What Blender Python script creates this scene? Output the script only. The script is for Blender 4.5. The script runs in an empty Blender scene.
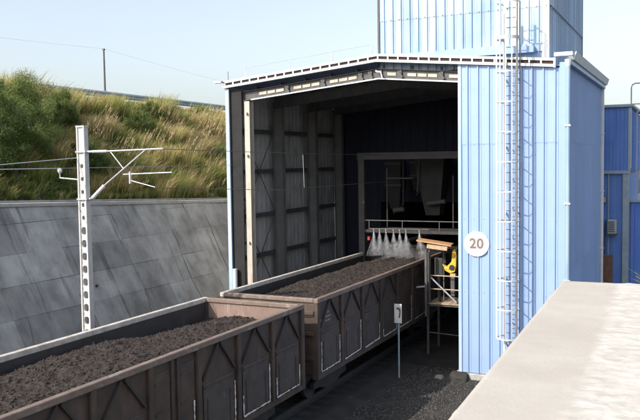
import bpy, math, random
import numpy as np
from mathutils import Vector, Matrix, noise
random.seed(7); rng = np.random.default_rng(7)
S = bpy.context.scene; COL = S.collection
R = math.radians

# ------------------------------------------------------------------ camera
H = 6.93
cam = bpy.data.cameras.new('camera'); co = bpy.data.objects.new('camera', cam); COL.objects.link(co)
cam.sensor_width = 36; cam.lens = 36*782.24/640; cam.clip_end = 5000; cam.clip_start = .05
th, pi_, ro = R(25.791), R(3.5419), R(-.8332)
Zv = Vector((0, 0, 1)); Fh = Vector((-math.sin(th), math.cos(th), 0)); Rr = Vector((math.cos(th), math.sin(th), 0))
Fv = math.cos(pi_)*Fh - math.sin(pi_)*Zv; U0 = math.sin(pi_)*Fh + math.cos(pi_)*Zv
Rv = math.cos(ro)*Rr + math.sin(ro)*U0; Uv = -math.sin(ro)*Rr + math.cos(ro)*U0
M = Matrix((Rv, Uv, -Fv)).transposed().to_4x4(); M.translation = (0, 0, H)
co.matrix_world = M; S.camera = co

# ------------------------------------------------------------------ sky, sun, exposure
SUN = Vector((-.55, -1.0, .84)).normalized()
elev = math.asin(SUN.z); azim = math.atan2(SUN.x, SUN.y)
w = bpy.data.worlds.new('World'); S.world = w; w.use_nodes = True
nt = w.node_tree; bg = nt.nodes['Background']
sky = nt.nodes.new('ShaderNodeTexSky'); sky.sky_type = 'NISHITA'; sky.sun_disc = False
sky.sun_elevation = elev; sky.sun_rotation = azim; sky.air_density = 1.0; sky.dust_density = 2.6; sky.ozone_density = 1.0
hsv = nt.nodes.new('ShaderNodeHueSaturation'); hsv.inputs['Saturation'].default_value = .60; hsv.inputs['Value'].default_value = .97
nt.links.new(sky.outputs[0], hsv.inputs['Color']); nt.links.new(hsv.outputs[0], bg.inputs[0]); bg.inputs[1].default_value = .15
sl = bpy.data.lights.new('sun', 'SUN'); sl.energy = 2.85; sl.angle = R(.5); sl.color = (1, .95, .86)
so = bpy.data.objects.new('sun', sl); COL.objects.link(so); so.rotation_euler = (-SUN).to_track_quat('-Z', 'Y').to_euler()
S.view_settings.view_transform = 'Standard'; S.view_settings.look = 'None'; S.view_settings.gamma = 1
S.view_settings.exposure = .77
S.cycles.max_bounces = 6; S.cycles.transparent_max_bounces = 12

# ------------------------------------------------------------------ materials
def mat(name, c1, c2=None, rough=.7, metal=0, scale=2.0, detail=6, stretch=(1, 1, 1), bump=0, bscale=30, c3=None, s3=(6, 6, .5), a3=.5, t3=(.5, .7), rnd=0, lo=.35, hi=.65, spec=.5, attr=None):
    m = bpy.data.materials.new(name); m.use_nodes = True; t = m.node_tree; b = t.nodes['Principled BSDF']
    N = t.nodes.new; Lk = t.links.new
    b.inputs['Roughness'].default_value = rough; b.inputs['Metallic'].default_value = metal
    b.inputs['Specular IOR Level'].default_value = spec
    g = N('ShaderNodeNewGeometry')
    def nz(sc, st, dt=6):
        mp = N('ShaderNodeVectorMath'); mp.operation = 'MULTIPLY'; mp.inputs[1].default_value = st; Lk(g.outputs['Position'], mp.inputs[0])
        n = N('ShaderNodeTexNoise'); n.inputs['Scale'].default_value = sc; n.inputs['Detail'].default_value = dt; n.inputs['Roughness'].default_value = .62
        Lk(mp.outputs[0], n.inputs['Vector']); return n.outputs['Fac']
    def ramp(src, a, bb):
        r = N('ShaderNodeMapRange'); r.inputs[1].default_value = a; r.inputs[2].default_value = bb; Lk(src, r.inputs[0]); return r.outputs[0]
    def mix(f, a, bb, mode='MIX'):
        x = N('ShaderNodeMix'); x.data_type = 'RGBA'; x.blend_type = mode
        for s, v in ((x.inputs[0], f), (x.inputs[6], a), (x.inputs[7], bb)):
            if hasattr(v, 'node'): Lk(v, s)
            elif isinstance(v, (int, float)): s.default_value = v
            else: s.default_value = (*v, 1)
        return x.outputs[2]
    c = mix(ramp(nz(scale, stretch, detail), lo, hi), c1, c2 or c1)
    if c3:
        f = ramp(nz(1, s3, 8), *t3); mm = N('ShaderNodeMath'); mm.operation = 'MULTIPLY'; mm.inputs[1].default_value = a3; Lk(f, mm.inputs[0])
        c = mix(mm.outputs[0], c, c3)
    if rnd:
        oi = N('ShaderNodeObjectInfo'); r = N('ShaderNodeMapRange'); r.inputs[3].default_value = 1-rnd; r.inputs[4].default_value = 1+rnd; Lk(oi.outputs['Random'], r.inputs[0])
        vm = N('ShaderNodeVectorMath'); vm.operation = 'SCALE'; Lk(c, vm.inputs[0]); Lk(r.outputs[0], vm.inputs['Scale']); c = vm.outputs[0]
    Lk(c, b.inputs['Base Color'])
    if bump:
        bp = N('ShaderNodeBump'); bp.inputs['Strength'].default_value = min(1, bump*10); bp.inputs['Distance'].default_value = bump*.1
        Lk(nz(bscale, (1, 1, 1), 8), bp.inputs['Height']); Lk(bp.outputs[0], b.inputs['Normal'])
    return m

MT = {}
MT['blue'] = mat('blue painted steel sheet', (.275, .395, .64), (.305, .425, .67), .45, scale=.8, c3=(.50, .53, .56), s3=(5, 5, .35), a3=.14, t3=(.5, .72), bump=.02, bscale=3, rnd=.05)
MT['bluedeep'] = mat('deep blue painted steel sheet', (.10, .22, .60), (.13, .26, .64), .45, scale=.8, c3=(.10, .16, .32), s3=(5, 5, .35), a3=.4, rnd=.05)
MT['tower'] = mat('pale blue weathered sheet', (.25, .38, .55), (.33, .46, .62), .5, scale=.7, c3=(.56, .62, .66), s3=(5, 5, .2), a3=.55, t3=(.45, .6), rnd=.15)
MT['trim'] = mat('white painted trim', (.72, .74, .76), (.62, .64, .66), .5, scale=2, c3=(.35, .30, .25), s3=(4, 4, 2), a3=.35, t3=(.55, .75))
MT['greysheet'] = mat('grey backs of wall sheets', (.50, .495, .48), (.58, .575, .56), .6, scale=1.2, c3=(.10, .09, .08), s3=(2, 2, .8), a3=.6, rnd=.06)
MT['steel'] = mat('dusty grey steel', (.075, .076, .08), (.11, .108, .105), .6, scale=3, c3=(.06, .055, .05), s3=(5, 5, 1.5), a3=.6)
MT['cream'] = mat('cream sun patch on steel', (.46, .41, .34), (.54, .49, .42), .6, scale=3, c3=(.22, .17, .12), s3=(8, 8, 1), a3=.5)
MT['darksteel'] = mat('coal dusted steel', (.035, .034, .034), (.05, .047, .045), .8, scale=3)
MT['galv'] = mat('galvanised steel', (.42, .44, .46), (.52, .54, .56), .45, metal=.3, scale=6)
MT['white'] = mat('white paint', (.68, .68, .66), (.58, .58, .56), .5, scale=5)
MT['wagon'] = mat('brown rusty wagon paint', (.052, .037, .030), (.115, .078, .058), .7, scale=1.5, c3=(.045, .038, .036), s3=(4, 4, 1.0), a3=.75, t3=(.42, .66), bump=.02, bscale=20)
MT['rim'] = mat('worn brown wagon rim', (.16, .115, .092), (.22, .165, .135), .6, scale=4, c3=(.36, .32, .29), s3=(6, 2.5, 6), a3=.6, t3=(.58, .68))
MT['rimsunlit'] = mat('sunlit scuffed wagon rim', (.42, .37, .32), (.62, .58, .53), .55, scale=5, c3=(.25, .18, .14), s3=(8, 3, 8), a3=.6, t3=(.55, .7))  # far rim: sunlight put into the pale colour, over real scuffs
MT['inside'] = mat('pinkish rusty inner plate', (.25, .17, .14), (.19, .135, .115), .75, scale=2, c3=(.42, .36, .32), s3=(9, 9, .8), a3=.6, t3=(.56, .68))
MT['innerdark'] = mat('dark inner plate', (.035, .033, .034), (.055, .05, .05), .7, scale=3, c3=(.12, .12, .12), s3=(3, 3, .5), a3=.5, t3=(.6, .72))  # darker plate on the inner long sides
MT['coal'] = mat('crushed coal', (.027, .0205, .018), (.050, .039, .034), .85, scale=9, detail=10, bump=.06, bscale=60, c3=(.10, .085, .075), s3=(40, 40, 40), a3=.6, t3=(.6, .72), spec=.3)
MT['coalpale'] = mat('dusty coal lumps', (.07, .064, .058), (.13, .12, .11), .9, scale=7, spec=.2, rnd=.1)
MT['chalk'] = mat('white chalk paint', (.82, .82, .80), (.62, .61, .6), .9, scale=30)
MT['stencil'] = mat('faded stencil paint', (.30, .295, .29), (.12, .11, .10), .8, scale=18)
MT['concpale'] = mat('pale smooth concrete', (.41, .375, .33), (.475, .44, .39), .85, scale=1.2, detail=10, c3=(.28, .25, .22), s3=(30, 30, 30), a3=.5, t3=(.62, .74), bump=.03, bscale=45)
MT['concrough'] = mat('rough cement screed', (.44, .415, .37), (.56, .535, .485), .95, scale=3.5, detail=12, stretch=(1, 2, 1), c3=(.30, .265, .22), s3=(9, 20, 14), a3=.6, t3=(.55, .66), bump=.07, bscale=26)
MT['concold'] = mat('old grey formed concrete', (.24, .232, .215), (.44, .43, .405), .9, scale=1.1, detail=14, stretch=(.8, 1, .8), c3=(.10, .098, .095), s3=(.22, 2.2, .22), a3=.8, t3=(.57, .68), bump=.04, bscale=10, rnd=.2, spec=.2)
MT['conccap'] = mat('light concrete coping', (.40, .385, .36), (.50, .48, .45), .9, scale=3, c3=(.2, .19, .17), s3=(5, 2, 5), a3=.5)
MT['mast'] = mat('pale mast concrete', (.50, .49, .47), (.58, .57, .55), .85, scale=5, c3=(.38, .36, .34), s3=(8, 8, 1), a3=.4)
MT['ground'] = mat('coal dusted ground', (.030, .028, .026), (.052, .048, .045), .9, scale=1.2, detail=12, c3=(.10, .098, .095), s3=(1.4, 1.4, 1.4), a3=.55, t3=(.58, .74), bump=.05, bscale=25, spec=.25)
MT['soil'] = mat('dry brown soil', (.10, .075, .05), (.16, .12, .08), .95, scale=1.5, detail=12, c3=(.05, .05, .025), s3=(1, 1, 1), a3=.8, bump=.06, bscale=12)
MT['asphalt'] = mat('asphalt', (.05, .05, .05), (.07, .07, .07), .9)
MT['orange'] = mat('orange rusted plate', (.50, .26, .11), (.62, .36, .18), .6, scale=5, c3=(.25, .13, .07), s3=(9, 9, 9), a3=.5)
MT['yellow'] = mat('yellow machine paint', (.70, .42, .03), (.80, .52, .05), .5, scale=5, c3=(.14, .09, .03), s3=(14, 14, 14), a3=.85, t3=(.5, .62))
MT['planks'] = mat('pale rusty planks', (.42, .30, .20), (.52, .40, .28), .8, scale=6)  # pale rusty brown, the parts' own colour
MT['black'] = mat('black rubber', (.02, .02, .02), (.03, .03, .03), .6)
MT['red'] = mat('red paint', (.45, .05, .04), (.5, .07, .05), .5)
MT['porcelain'] = mat('grey white porcelain', (.62, .62, .60), (.70, .70, .68), .25, scale=8)
MT['wire'] = mat('aluminium wire', (.45, .46, .47), (.5, .5, .5), .4, metal=.4)
MT['wiredark'] = mat('dark copper wire', (.10, .10, .10), (.13, .12, .12), .5, metal=.4)
MT['bluegloom'] = mat('gloom darkened blue sheet', (.008, .011, .026), (.012, .017, .034), .8, scale=1)  # interior gloom painted into the back wall's blue
MT['slotshade'] = mat('painted recess shade', (.03, .02, .018), (.045, .03, .026), .9)  # shade inside the verge slots, painted on the backing strip
MT['bluepost'] = mat('dark blue post paint', (.02, .05, .22), (.03, .06, .25), .5, c3=(.15, .15, .17), a3=.5)
MT['columngrey'] = mat('dusty column paint', (.14, .138, .13), (.19, .187, .18), .7, scale=2)
MT['shadeblack'] = mat('near black steel with shade', (.014, .014, .015), (.024, .023, .023), .85, scale=2)  # shed gloom painted into chute and hoppers; return panel is just dark
MT['digits'] = mat('brown sign paint', (.17, .135, .115), (.21, .17, .15), .6, scale=9)
MT['signwhite'] = mat('white sign paint', (.72, .71, .69), (.66, .64, .62), .5, scale=3)
MT['bark'] = mat('bark', (.10, .075, .05), (.15, .11, .08), .9, scale=9)
MT['rail'] = mat('brown rail steel', (.10, .07, .05), (.16, .13, .11), .5, metal=.4, scale=5)
MT['bluegrey'] = mat('blue grey galvanised beam', (.28, .36, .42), (.38, .45, .50), .5, metal=.2, scale=4)
MT['rust'] = mat('rusty brown box', (.16, .08, .05), (.22, .12, .08), .8, scale=6)

def leafmat(name, stops, trans=.35, rough=.6):
    m = bpy.data.materials.new(name); m.use_nodes = True; t = m.node_tree; b = t.nodes['Principled BSDF']; N = t.nodes.new; Lk = t.links.new
    a = N('ShaderNodeAttribute'); a.attribute_name = 'tint'; r = N('ShaderNodeValToRGB'); Lk(a.outputs['Fac'], r.inputs[0])
    e = r.color_ramp.elements
    while len(e) < len(stops): e.new(.5)
    for k, (p, c) in enumerate(stops): e[k].position = p; e[k].color = (*c, 1)
    Lk(r.outputs[0], b.inputs['Base Color']); b.inputs['Roughness'].default_value = rough; b.inputs['Specular IOR Level'].default_value = .25
    tr = N('ShaderNodeBsdfTranslucent'); Lk(r.outputs[0], tr.inputs[0]); ms = N('ShaderNodeMixShader'); ms.inputs[0].default_value = trans
    Lk(b.outputs[0], ms.inputs[1]); Lk(tr.outputs[0], ms.inputs[2]); Lk(ms.outputs[0], t.nodes['Material Output'].inputs[0])
    return m
MT['grass'] = leafmat('tall grass blades', [(0, (.07, .12, .03)), (.25, (.17, .24, .06)), (.5, (.38, .38, .12)), (.72, (.56, .46, .20)), (.9, (.58, .43, .26)), (1, (.60, .47, .36))], .42)
MT['leaf'] = leafmat('shrub leaves', [(0, (.04, .075, .02)), (.5, (.11, .16, .045)), (1, (.26, .30, .10))], .38)
MT['frond'] = leafmat('palm fronds', [(0, (.06, .10, .03)), (.6, (.14, .18, .06)), (1, (.45, .36, .20))], .3)

# ------------------------------------------------------------------ mesh helpers
class MB:
    def __init__(s): s.v = []; s.f = []
    def add(s, vs, fs):
        o = len(s.v); s.v += [tuple(p) for p in vs]; s.f += [tuple(i+o for i in q) for q in fs]; return s
    def box(s, x0, x1, y0, y1, z0, z1):
        return s.add([(x0,y0,z0),(x1,y0,z0),(x1,y1,z0),(x0,y1,z0),(x0,y0,z1),(x1,y0,z1),(x1,y1,z1),(x0,y1,z1)],
                     [(0,3,2,1),(4,5,6,7),(0,1,5,4),(1,2,6,5),(2,3,7,6),(3,0,4,7)])
    def bar(s, p, q, wx, wz, up=(0, 0, 1)):
        p = Vector(p); q = Vector(q); d = (q-p).normalized(); u = Vector(up)
        if abs(d.dot(u)) > .99: u = Vector((0, 1, 0))
        a = d.cross(u).normalized(); b = a.cross(d).normalized()
        vs = [c + a*sx*wx/2 + b*sz*wz/2 for c in (p, q) for sx, sz in ((-1,-1),(1,-1),(1,1),(-1,1))]
        return s.add(vs, [(0,1,2,3),(7,6,5,4),(0,4,5,1),(1,5,6,2),(2,6,7,3),(3,7,4,0)])
    def tube(s, pts, r, n=8, cap=True):
        pts = [Vector(p) for p in pts]; rs = r if isinstance(r, (list, tuple)) else [r]*len(pts); o = len(s.v); vs = []
        for i, p in enumerate(pts):
            d = (pts[min(i+1, len(pts)-1)] - pts[max(i-1, 0)]).normalized(); u = Vector((0, 0, 1)) if abs(d.z) < .95 else Vector((0, 1, 0))
            a = d.cross(u).normalized(); b = a.cross(d)
            vs += [p + (a*math.cos(k*2*math.pi/n) + b*math.sin(k*2*math.pi/n))*rs[i] for k in range(n)]
        fs = [(i*n+k, i*n+(k+1) % n, (i+1)*n+(k+1) % n, (i+1)*n+k) for i in range(len(pts)-1) for k in range(n)]
        if cap: fs += [tuple(range(n))[::-1], tuple((len(pts)-1)*n+k for k in range(n))]
        return s.add(vs, fs)
    def prism(s, poly, axis, a0, a1):
        n = len(poly)
        def P(p, a): return {'x': (a, p[0], p[1]), 'y': (p[0], a, p[1]), 'z': (p[0], p[1], a)}[axis]
        return s.add([P(p, a0) for p in poly]+[P(p, a1) for p in poly], [tuple(range(n)), tuple(range(2*n-1, n-1, -1))]+[(i, i+n, (i+1) % n+n, (i+1) % n) for i in range(n)])
    def build(s, name, m, parent=None, bevel=0, smooth=False):
        me = bpy.data.meshes.new(name); me.from_pydata(s.v, [], s.f); me.materials.append(MT[m] if isinstance(m, str) else m)
        if smooth: me.polygons.foreach_set('use_smooth', [True]*len(me.polygons))
        import bmesh
        if len(s.f) < 20000:
            bm = bmesh.new(); bm.from_mesh(me); bmesh.ops.recalc_face_normals(bm, faces=bm.faces); bm.to_mesh(me); bm.free()
        o = bpy.data.objects.new(name, me); COL.objects.link(o)
        if parent: o.parent = parent
        if bevel: b = o.modifiers.new('bevel', 'BEVEL'); b.width = bevel; b.segments = 2; b.limit_method = 'ANGLE'
        return o
def B(*a): return MB().box(*a)
def tag(o, label=None, cat=None, group=None, kind=None):
    for k, v in (('label', label), ('category', cat), ('group', group), ('kind', kind)):
        if v: o[k] = v
    return o
def thing(name, label, cat, loc=(0, 0, 0), group=None):
    o = bpy.data.objects.new(name, None); o.location = loc; o.empty_display_size = .2; COL.objects.link(o); return tag(o, label, cat, group)
def struct(name, mb, m, **k): return tag(mb.build(name, m, **k), kind='structure')
def copy_to(o, parent=None, loc=None, name=None):
    c = o.copy(); COL.objects.link(c); c.parent = parent
    if loc is not None: c.location = loc
    for ch in o.children: copy_to(ch, c)
    return c
def npmesh(name, V, Fc, m, tint=None, smooth=False):
    me = bpy.data.meshes.new(name); V = np.asarray(V, np.float32); Fc = np.asarray(Fc, np.int32); k = Fc.shape[1]
    me.vertices.add(len(V)); me.vertices.foreach_set('co', V.ravel()); me.loops.add(Fc.size); me.loops.foreach_set('vertex_index', Fc.ravel())
    me.polygons.add(len(Fc)); me.polygons.foreach_set('loop_start', np.arange(0, Fc.size, k, dtype=np.int32)); me.polygons.foreach_set('loop_total', np.full(len(Fc), k, np.int32))
    if smooth: me.polygons.foreach_set('use_smooth', np.ones(len(Fc), bool))
    if tint is not None:
        a = me.attributes.new('tint', 'FLOAT', 'POINT'); a.data.foreach_set('value', np.asarray(tint, np.float32))
    me.update(calc_edges=True); me.validate(); me.materials.append(MT[m])
    o = bpy.data.objects.new(name, me); COL.objects.link(o); return o

# corrugated sheet: P0 bottom corner, along = unit direction of width, out = outward normal; top may vary along the width
def sheet(P0, along, out, width, z0, z1, pitch=.325, depth=.03, th=.004):
    P0 = Vector(P0); A = Vector(along); O = Vector(out); prof = []
    n = max(1, round(width/pitch)); p = width/n
    for i in range(n):
        a = i*p
        prof += [(a, 0), (a+p*.44, 0), (a+p*.50, depth), (a+p*.62, depth), (a+p*.68, 0)]
        prof += [(a+p*.84, 0), (a+p*.86, depth*.25), (a+p*.88, 0)] if p > .3 else []
    prof.append((width, 0)); vs = []
    zt = z1 if callable(z1) else (lambda a: z1); zb = z0 if callable(z0) else (lambda a: z0)
    for lay in (0, -th):
        for a, d in prof:
            q = P0 + A*a + O*(d+lay); vs += [(q.x, q.y, zb(a)), (q.x, q.y, zt(a))]
    k = len(prof); fs = []
    for i in range(k-1):
        fs += [(2*i, 2*i+2, 2*i+3, 2*i+1), (2*k+2*i, 2*k+2*i+1, 2*k+2*i+3, 2*k+2*i+2), (2*i+1, 2*i+3, 2*k+2*i+3, 2*k+2*i+1), (2*i, 2*k+2*i, 2*k+2*i+2, 2*i+2)]
    m = MB(); m.add(vs, fs); return m
def sheets(parent, mt, P0, along, out, width, z0, z1, sw=.975, pitch=.325, depth=.03, name='wall_sheet', seams=()):
    n = max(1, round(width/sw)); s = width/n; A = Vector(along); O = Vector(out)
    lv = [z0]+list(seams)+[z1]
    for i in range(n):
        for j in range(len(lv)-1):
            base = Vector(P0)+A*(s*i) + O*(.004*(i % 2) + .009*j)
            a0 = s*i; zb = lv[j]-(.03 if j else 0); zt = lv[j+1]
            f1 = (lambda a, a0=a0, zt=zt: zt(a+a0)) if callable(zt) else zt
            sheet(base, A, O, s+.015, zb, f1, pitch, depth).build(name, mt, parent)

# ------------------------------------------------------------------ ground and track
Gz = -.3
g = MB(); g.add([(-16.9, -60, Gz), (400, -60, Gz), (900, 1500, Gz), (-16.9, 1500, Gz)], [(0, 1, 2, 3)])
struct('ground', g, 'ground')
TX = -11.0
bal = MB(); bal.prism([(TX-2.2, Gz+.004), (TX+2.2, Gz+.004), (TX+1.6, -.19), (TX-1.6, -.19)], 'y', -15, 62); struct('ballast_bed', bal, 'ground')
trk = thing('railway_track', 'brown steel rails on sleepers running beneath the two coal wagons into the shed', 'railway track', (TX, 20, -.19))
for sx in (-.7535, .7535):
    r = MB(); x = sx
    r.prism([(x-.07, .01), (x+.07, .01), (x+.07, .03), (x+.01, .05), (x+.01, .15), (x+.036, .16), (x+.036, .19), (x-.036, .19), (x-.036, .16), (x-.01, .15), (x-.01, .05), (x-.07, .03)], 'y', -35, 40)
    r.build('rail', 'darksteel', trk)
slp = B(-1.25, 1.25, -.13, .13, -.07, .003).build('sleeper', 'darksteel', trk); slp.location = (0, -15, 0)
for k in range(1, 85):
    c = slp.copy(); COL.objects.link(c); c.location = (0, -15+k*.6, 0)
# loose gravel and coal bits on the ground beside the track
n = 22000; gx = rng.uniform(-9.1, -3.9, n); gy = rng.uniform(12, 26, n); r_ = rng.uniform(.008, .05, n)**1.0*rng.random(n)**1.2+.006
oc = np.array([(1,0,0),(0,1,0),(-1,0,0),(0,-1,0),(0,0,.8),(0,0,-.5)]); of = np.array([(0,1,4),(1,2,4),(2,3,4),(3,0,4),(1,0,5),(2,1,5),(3,2,5),(0,3,5)])
def lumps(P, rad):
    n = len(P); a = rng.uniform(0, 6.28, n); ca, sa = np.cos(a), np.sin(a); v = oc[None]*rad[:, None, None]*rng.uniform(.6, 1.25, (n, 6, 1))
    v = np.stack([v[..., 0]*ca[:, None]-v[..., 1]*sa[:, None], v[..., 0]*sa[:, None]+v[..., 1]*ca[:, None], v[..., 2]], -1)+P[:, None]
    f = of[None]+np.arange(n)[:, None, None]*6
    return v.reshape(-1, 3), f.reshape(-1, 3)
v_, f_ = lumps(np.stack([gx, gy, np.full(n, Gz+.005)], -1), r_)
tag(npmesh('gravel', v_, f_, 'coalpale'), 'loose coal bits and gravel scattered on the dark ground beside the wagons', 'gravel', kind='stuff')

# ------------------------------------------------------------------ retaining wall (battered formed concrete)
tb = R(62); TOE = -16.55
def wtop(Y): return 5.66-.040*(min(max(Y, -10), 48)-17.7)
def wpt(Y, s, o=0):      # point on the battered face, s = distance up the slope, o = outwards
    return Vector((TOE-math.cos(tb)*s+math.sin(tb)*o, Y, Gz+math.sin(tb)*s+math.cos(tb)*o))
rw = thing('retaining_wall', 'sloping grey formed concrete retaining wall with dark water streaks below the grassy bank', 'retaining wall', (TOE, 20, Gz))
rw.location = (0, 0, 0)
core = MB(); Ys = [-20, 0, 10, 20, 30, 40, 50, 70]
vs = []
for Y in Ys:
    L = (wtop(Y)-Gz)/math.sin(tb); a = wpt(Y, 0, -.02); b = wpt(Y, L, -.02); vs += [a, b, (b.x-.5, Y, b.z), (b.x-.5, Y, Gz)]
core.add(vs, [(4*i+j, 4*i+(j+1) % 4, 4*i+4+(j+1) % 4, 4*i+4+j) for i in range(len(Ys)-1) for j in range(4)]+[(3, 2, 1, 0), tuple(4*(len(Ys)-1)+j for j in range(4))])
core.build('wall_core', 'concold', rw)
PW, PHt = 1.5, 1.02
for i in range(-2, 32):
    Y0 = 6+i*PW
    for j in range(7):
        Lm = (wtop(Y0+PW/2)-Gz)/math.sin(tb); s0 = j*PHt+random.uniform(-.01, .01); s1 = min((j+1)*PHt-.006, Lm-.02) if j < 6 else Lm-.02
        if s1-s0 < .12: continue
        o = random.uniform(.003, .022); y0 = Y0+(j % 2)*0+.004; y1 = Y0+PW-.004; dd = random.uniform(-.006, .006)
        m = MB(); c = [wpt(y0, s0, o+dd), wpt(y1, s0, o), wpt(y1, s1, o-dd), wpt(y0, s1, o)]; d = [wpt(y0, s0, -.015), wpt(y1, s0, -.015), wpt(y1, s1, -.015), wpt(y0, s1, -.015)]
        m.add(c+d, [(0, 1, 2, 3), (0, 4, 5, 1), (1, 5, 6, 2), (2, 6, 7, 3), (3, 7, 4, 0)])
        m.build('concrete_panel', 'concold', rw)
        if (i, j) in ((3, 2), (9, 3), (15, 2)):
            q = wpt(Y0+PW*.5, s0+.5, 0); MB().tube([q, wpt(Y0+PW*.5, s0+.5, .09)], .04, 8).build('weep_pipe', 'black', rw)
for yq, sa, sb in ((10.4, .2, 6.2), (13.6, .1, 3.6), (16.9, .2, 3.1), (19.3, .1, 3.4), (22.4, .3, 3.0), (25.5, .2, 5.2), (28.2, .1, 6.0)):
    m = MB(); pr_ = [wpt(yq+.10*math.sin(q*.9)+random.uniform(-.02, .02), sa+(sb-sa)*q/9, .026) for q in range(10)]
    for a_, b_ in zip(pr_, pr_[1:]): pass
    m.tube(pr_, [random.uniform(.003, .014) for _ in pr_], 5); m.build('drip_seam', 'steel', rw)
cp = MB(); vs = []
for Y in Ys:
    L = (wtop(Y)-Gz)/math.sin(tb); b = wpt(Y, L, 0); vs += [(b.x+.07, Y, b.z-.02), (b.x+.07, Y, b.z+.10), (b.x-.55, Y, b.z+.10), (b.x-.55, Y, b.z-.02)]
cp.add(vs, [(4*i+j, 4*i+(j+1) % 4, 4*i+4+(j+1) % 4, 4*i+4+j) for i in range(len(Ys)-1) for j in range(4)]+[(3, 2, 1, 0), tuple(4*(len(Ys)-1)+j for j in range(4))])
cp.build('coping', 'conccap', rw, bevel=.015)

# ------------------------------------------------------------------ hillside
def hx0(Y): return wpt(Y, (wtop(Y)-Gz)/math.sin(tb)).x-.5
def hz(x, Y):
    x0 = hx0(Y); zb = wtop(Y)+.02; d = x0-x
    if d < 0: return zb
    zt = 10.15-.012*(Y-30) if Y > 30 else 10.15
    base = zb+.02+max(0, d-.5)/(x0-.5+27.3)*(zt-zb)
    if x < -27.3: base = zt+.0
    return base+ (.16*noise.noise((x*.5, Y*.5, 3))+.3*noise.noise((x*.15, Y*.15, 1)))*min(1, max(0, d-.6))*min(1, max(0, (x+27.4)*.7))
nx, ny = 60, 130; V = []; Fq = []
for i in range(ny+1):
    Y = -20+i*120/ny
    for j in range(nx+1):
        t = j/nx; x = hx0(Y)+(-27.6-hx0(Y))*t; V.append((x, Y, hz(x, Y)))
for i in range(ny):
    for j in range(nx): a = i*(nx+1)+j; Fq.append((a, a+nx+1, a+nx+2, a+1))
hill = npmesh('hillside', V, Fq, 'soil', smooth=True); tag(hill, kind='structure')
zr = 10.34
rd = MB(); rd.add([(-27.55, -20, zr), (-27.55, 100, zr-.7), (-36, 100, zr-.7), (-36, -20, zr)], [(0, 1, 2, 3)]); struct('road', rd, 'asphalt')
vg = MB(); vg.add([(-36, -20, zr-.01), (-36, 100, zr-.71), (-400, 700, -4), (-400, -300, -4)], [(0, 1, 2, 3)]); struct('verge', vg, 'soil')
# drainage kerb on the ledge
kb = MB(); vs = []
for Y in Ys:
    x = hx0(Y)-.35; z = wtop(Y); vs += [(x, Y, z), (x, Y, z+.17), (x-.14, Y, z+.17), (x-.14, Y, z)]
kb.add(vs, [(4*i+j, 4*i+(j+1) % 4, 4*i+4+(j+1) % 4, 4*i+4+j) for i in range(len(Ys)-1) for j in range(4)]+[(3, 2, 1, 0), tuple(4*(len(Ys)-1)+j for j in range(4))])
tag(kb.build('drain_kerb', 'conccap', bevel=.02), 'low grey concrete drain kerb on the ledge at the foot of the bank', 'kerb')

# grass -------------------------------------------------------------
def clump_arrays(P, hgt, nbl, spread, tint, seg=4, lean=(.08, .30), wid=.017, plume=.12):
    """many curved blades; P (n,3) clump roots, arrays per clump"""
    n = len(P); idx = np.repeat(np.arange(n), nbl); m = len(idx)
    a = rng.uniform(0, 2*np.pi, m); rr = np.sqrt(rng.random(m))*.28*hgt[idx]
    root = P[idx]+np.stack([np.cos(a)*rr, np.sin(a)*rr, -.05+0*a], -1)
    h = hgt[idx]*rng.uniform(.45, 1.1, m); sp = spread[idx]*rng.uniform(.3, 1.2, m)*h
    dirx = np.cos(a)*sp+lean[0]*h*rng.uniform(.3, 1.3, m); diry = np.sin(a)*sp+lean[1]*h*rng.uniform(.2, 1.2, m)
    wa = rng.uniform(0, 2*np.pi, m); W = np.stack([np.cos(wa), np.sin(wa), 0*wa], -1)*(wid*rng.uniform(.6, 1.4, m))[:, None]
    ti = np.clip(tint[idx]+rng.normal(0, .13, m), 0, 1); V = []; T = []
    for k in range(seg+1):
        t = k/seg; c = root+np.stack([dirx*t**1.9, diry*t**1.9, h*(t-.30*t**3*np.minimum(1.6, sp/h*1.6+.5))], -1)
        ww = W*(1-.85*t**1.5)*(.6+.8*t if t < .5 else 1)
        V += [c-ww, c+ww]; T += [np.clip(ti+.22*(t-.5), 0, 1)]*2
    V = np.stack(V, 1); T = np.stack(T, 1); K = 2*(seg+1)
    f = np.array([(2*k, 2*k+1, 2*k+3, 2*k+2) for k in range(seg)])
    F = (f[None]+np.arange(m)[:, None, None]*K).reshape(-1, 4)
    return V.reshape(-1, 3), F, T.reshape(-1)
def scatter(n, xr, yr, dens=None):
    out = []
    while len(out) < n:
        x = random.uniform(*xr); y = random.uniform(*yr)
        if x > hx0(y)-.62: continue
        if dens and random.random() > dens(x, y): continue
        out.append((x, y, hz(x, y)))
    return np.array(out)
def dens(x, y):
    d = hx0(y)-x
    return (.75+.25*min(1, d/2.4))*(.6+.4*(noise.noise((x*.45, y*.45, 9)) > -.12))
P = scatter(3500, (-27.6, -20), (12, 62), dens)
nn = np.array([noise.noise((p[0]*.35, p[1]*.25, 5))+.6*noise.noise((p[0]*1.1, p[1]*.9, 2)) for p in P])
hg = np.clip(.95+.55*nn+rng.normal(0, .15, len(P)), .4, 1.7)*np.clip((hx0(0)+1.2-P[:, 0])*.36, .45, 1)*np.where(P[:, 0] < -26.3, np.where(P[:, 1] < 33, .55, .38), np.where(P[:, 0] < -25, .8, 1))
tn = np.clip(.52+.42*nn+rng.normal(0, .13, len(P))+np.clip((P[:, 1]-36)*.02, -.12, .3), .04, .92)
TC = scatter(230, (-27.2, -20.6), (14, 60)); sub = []; sh = []; stt = []
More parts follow.
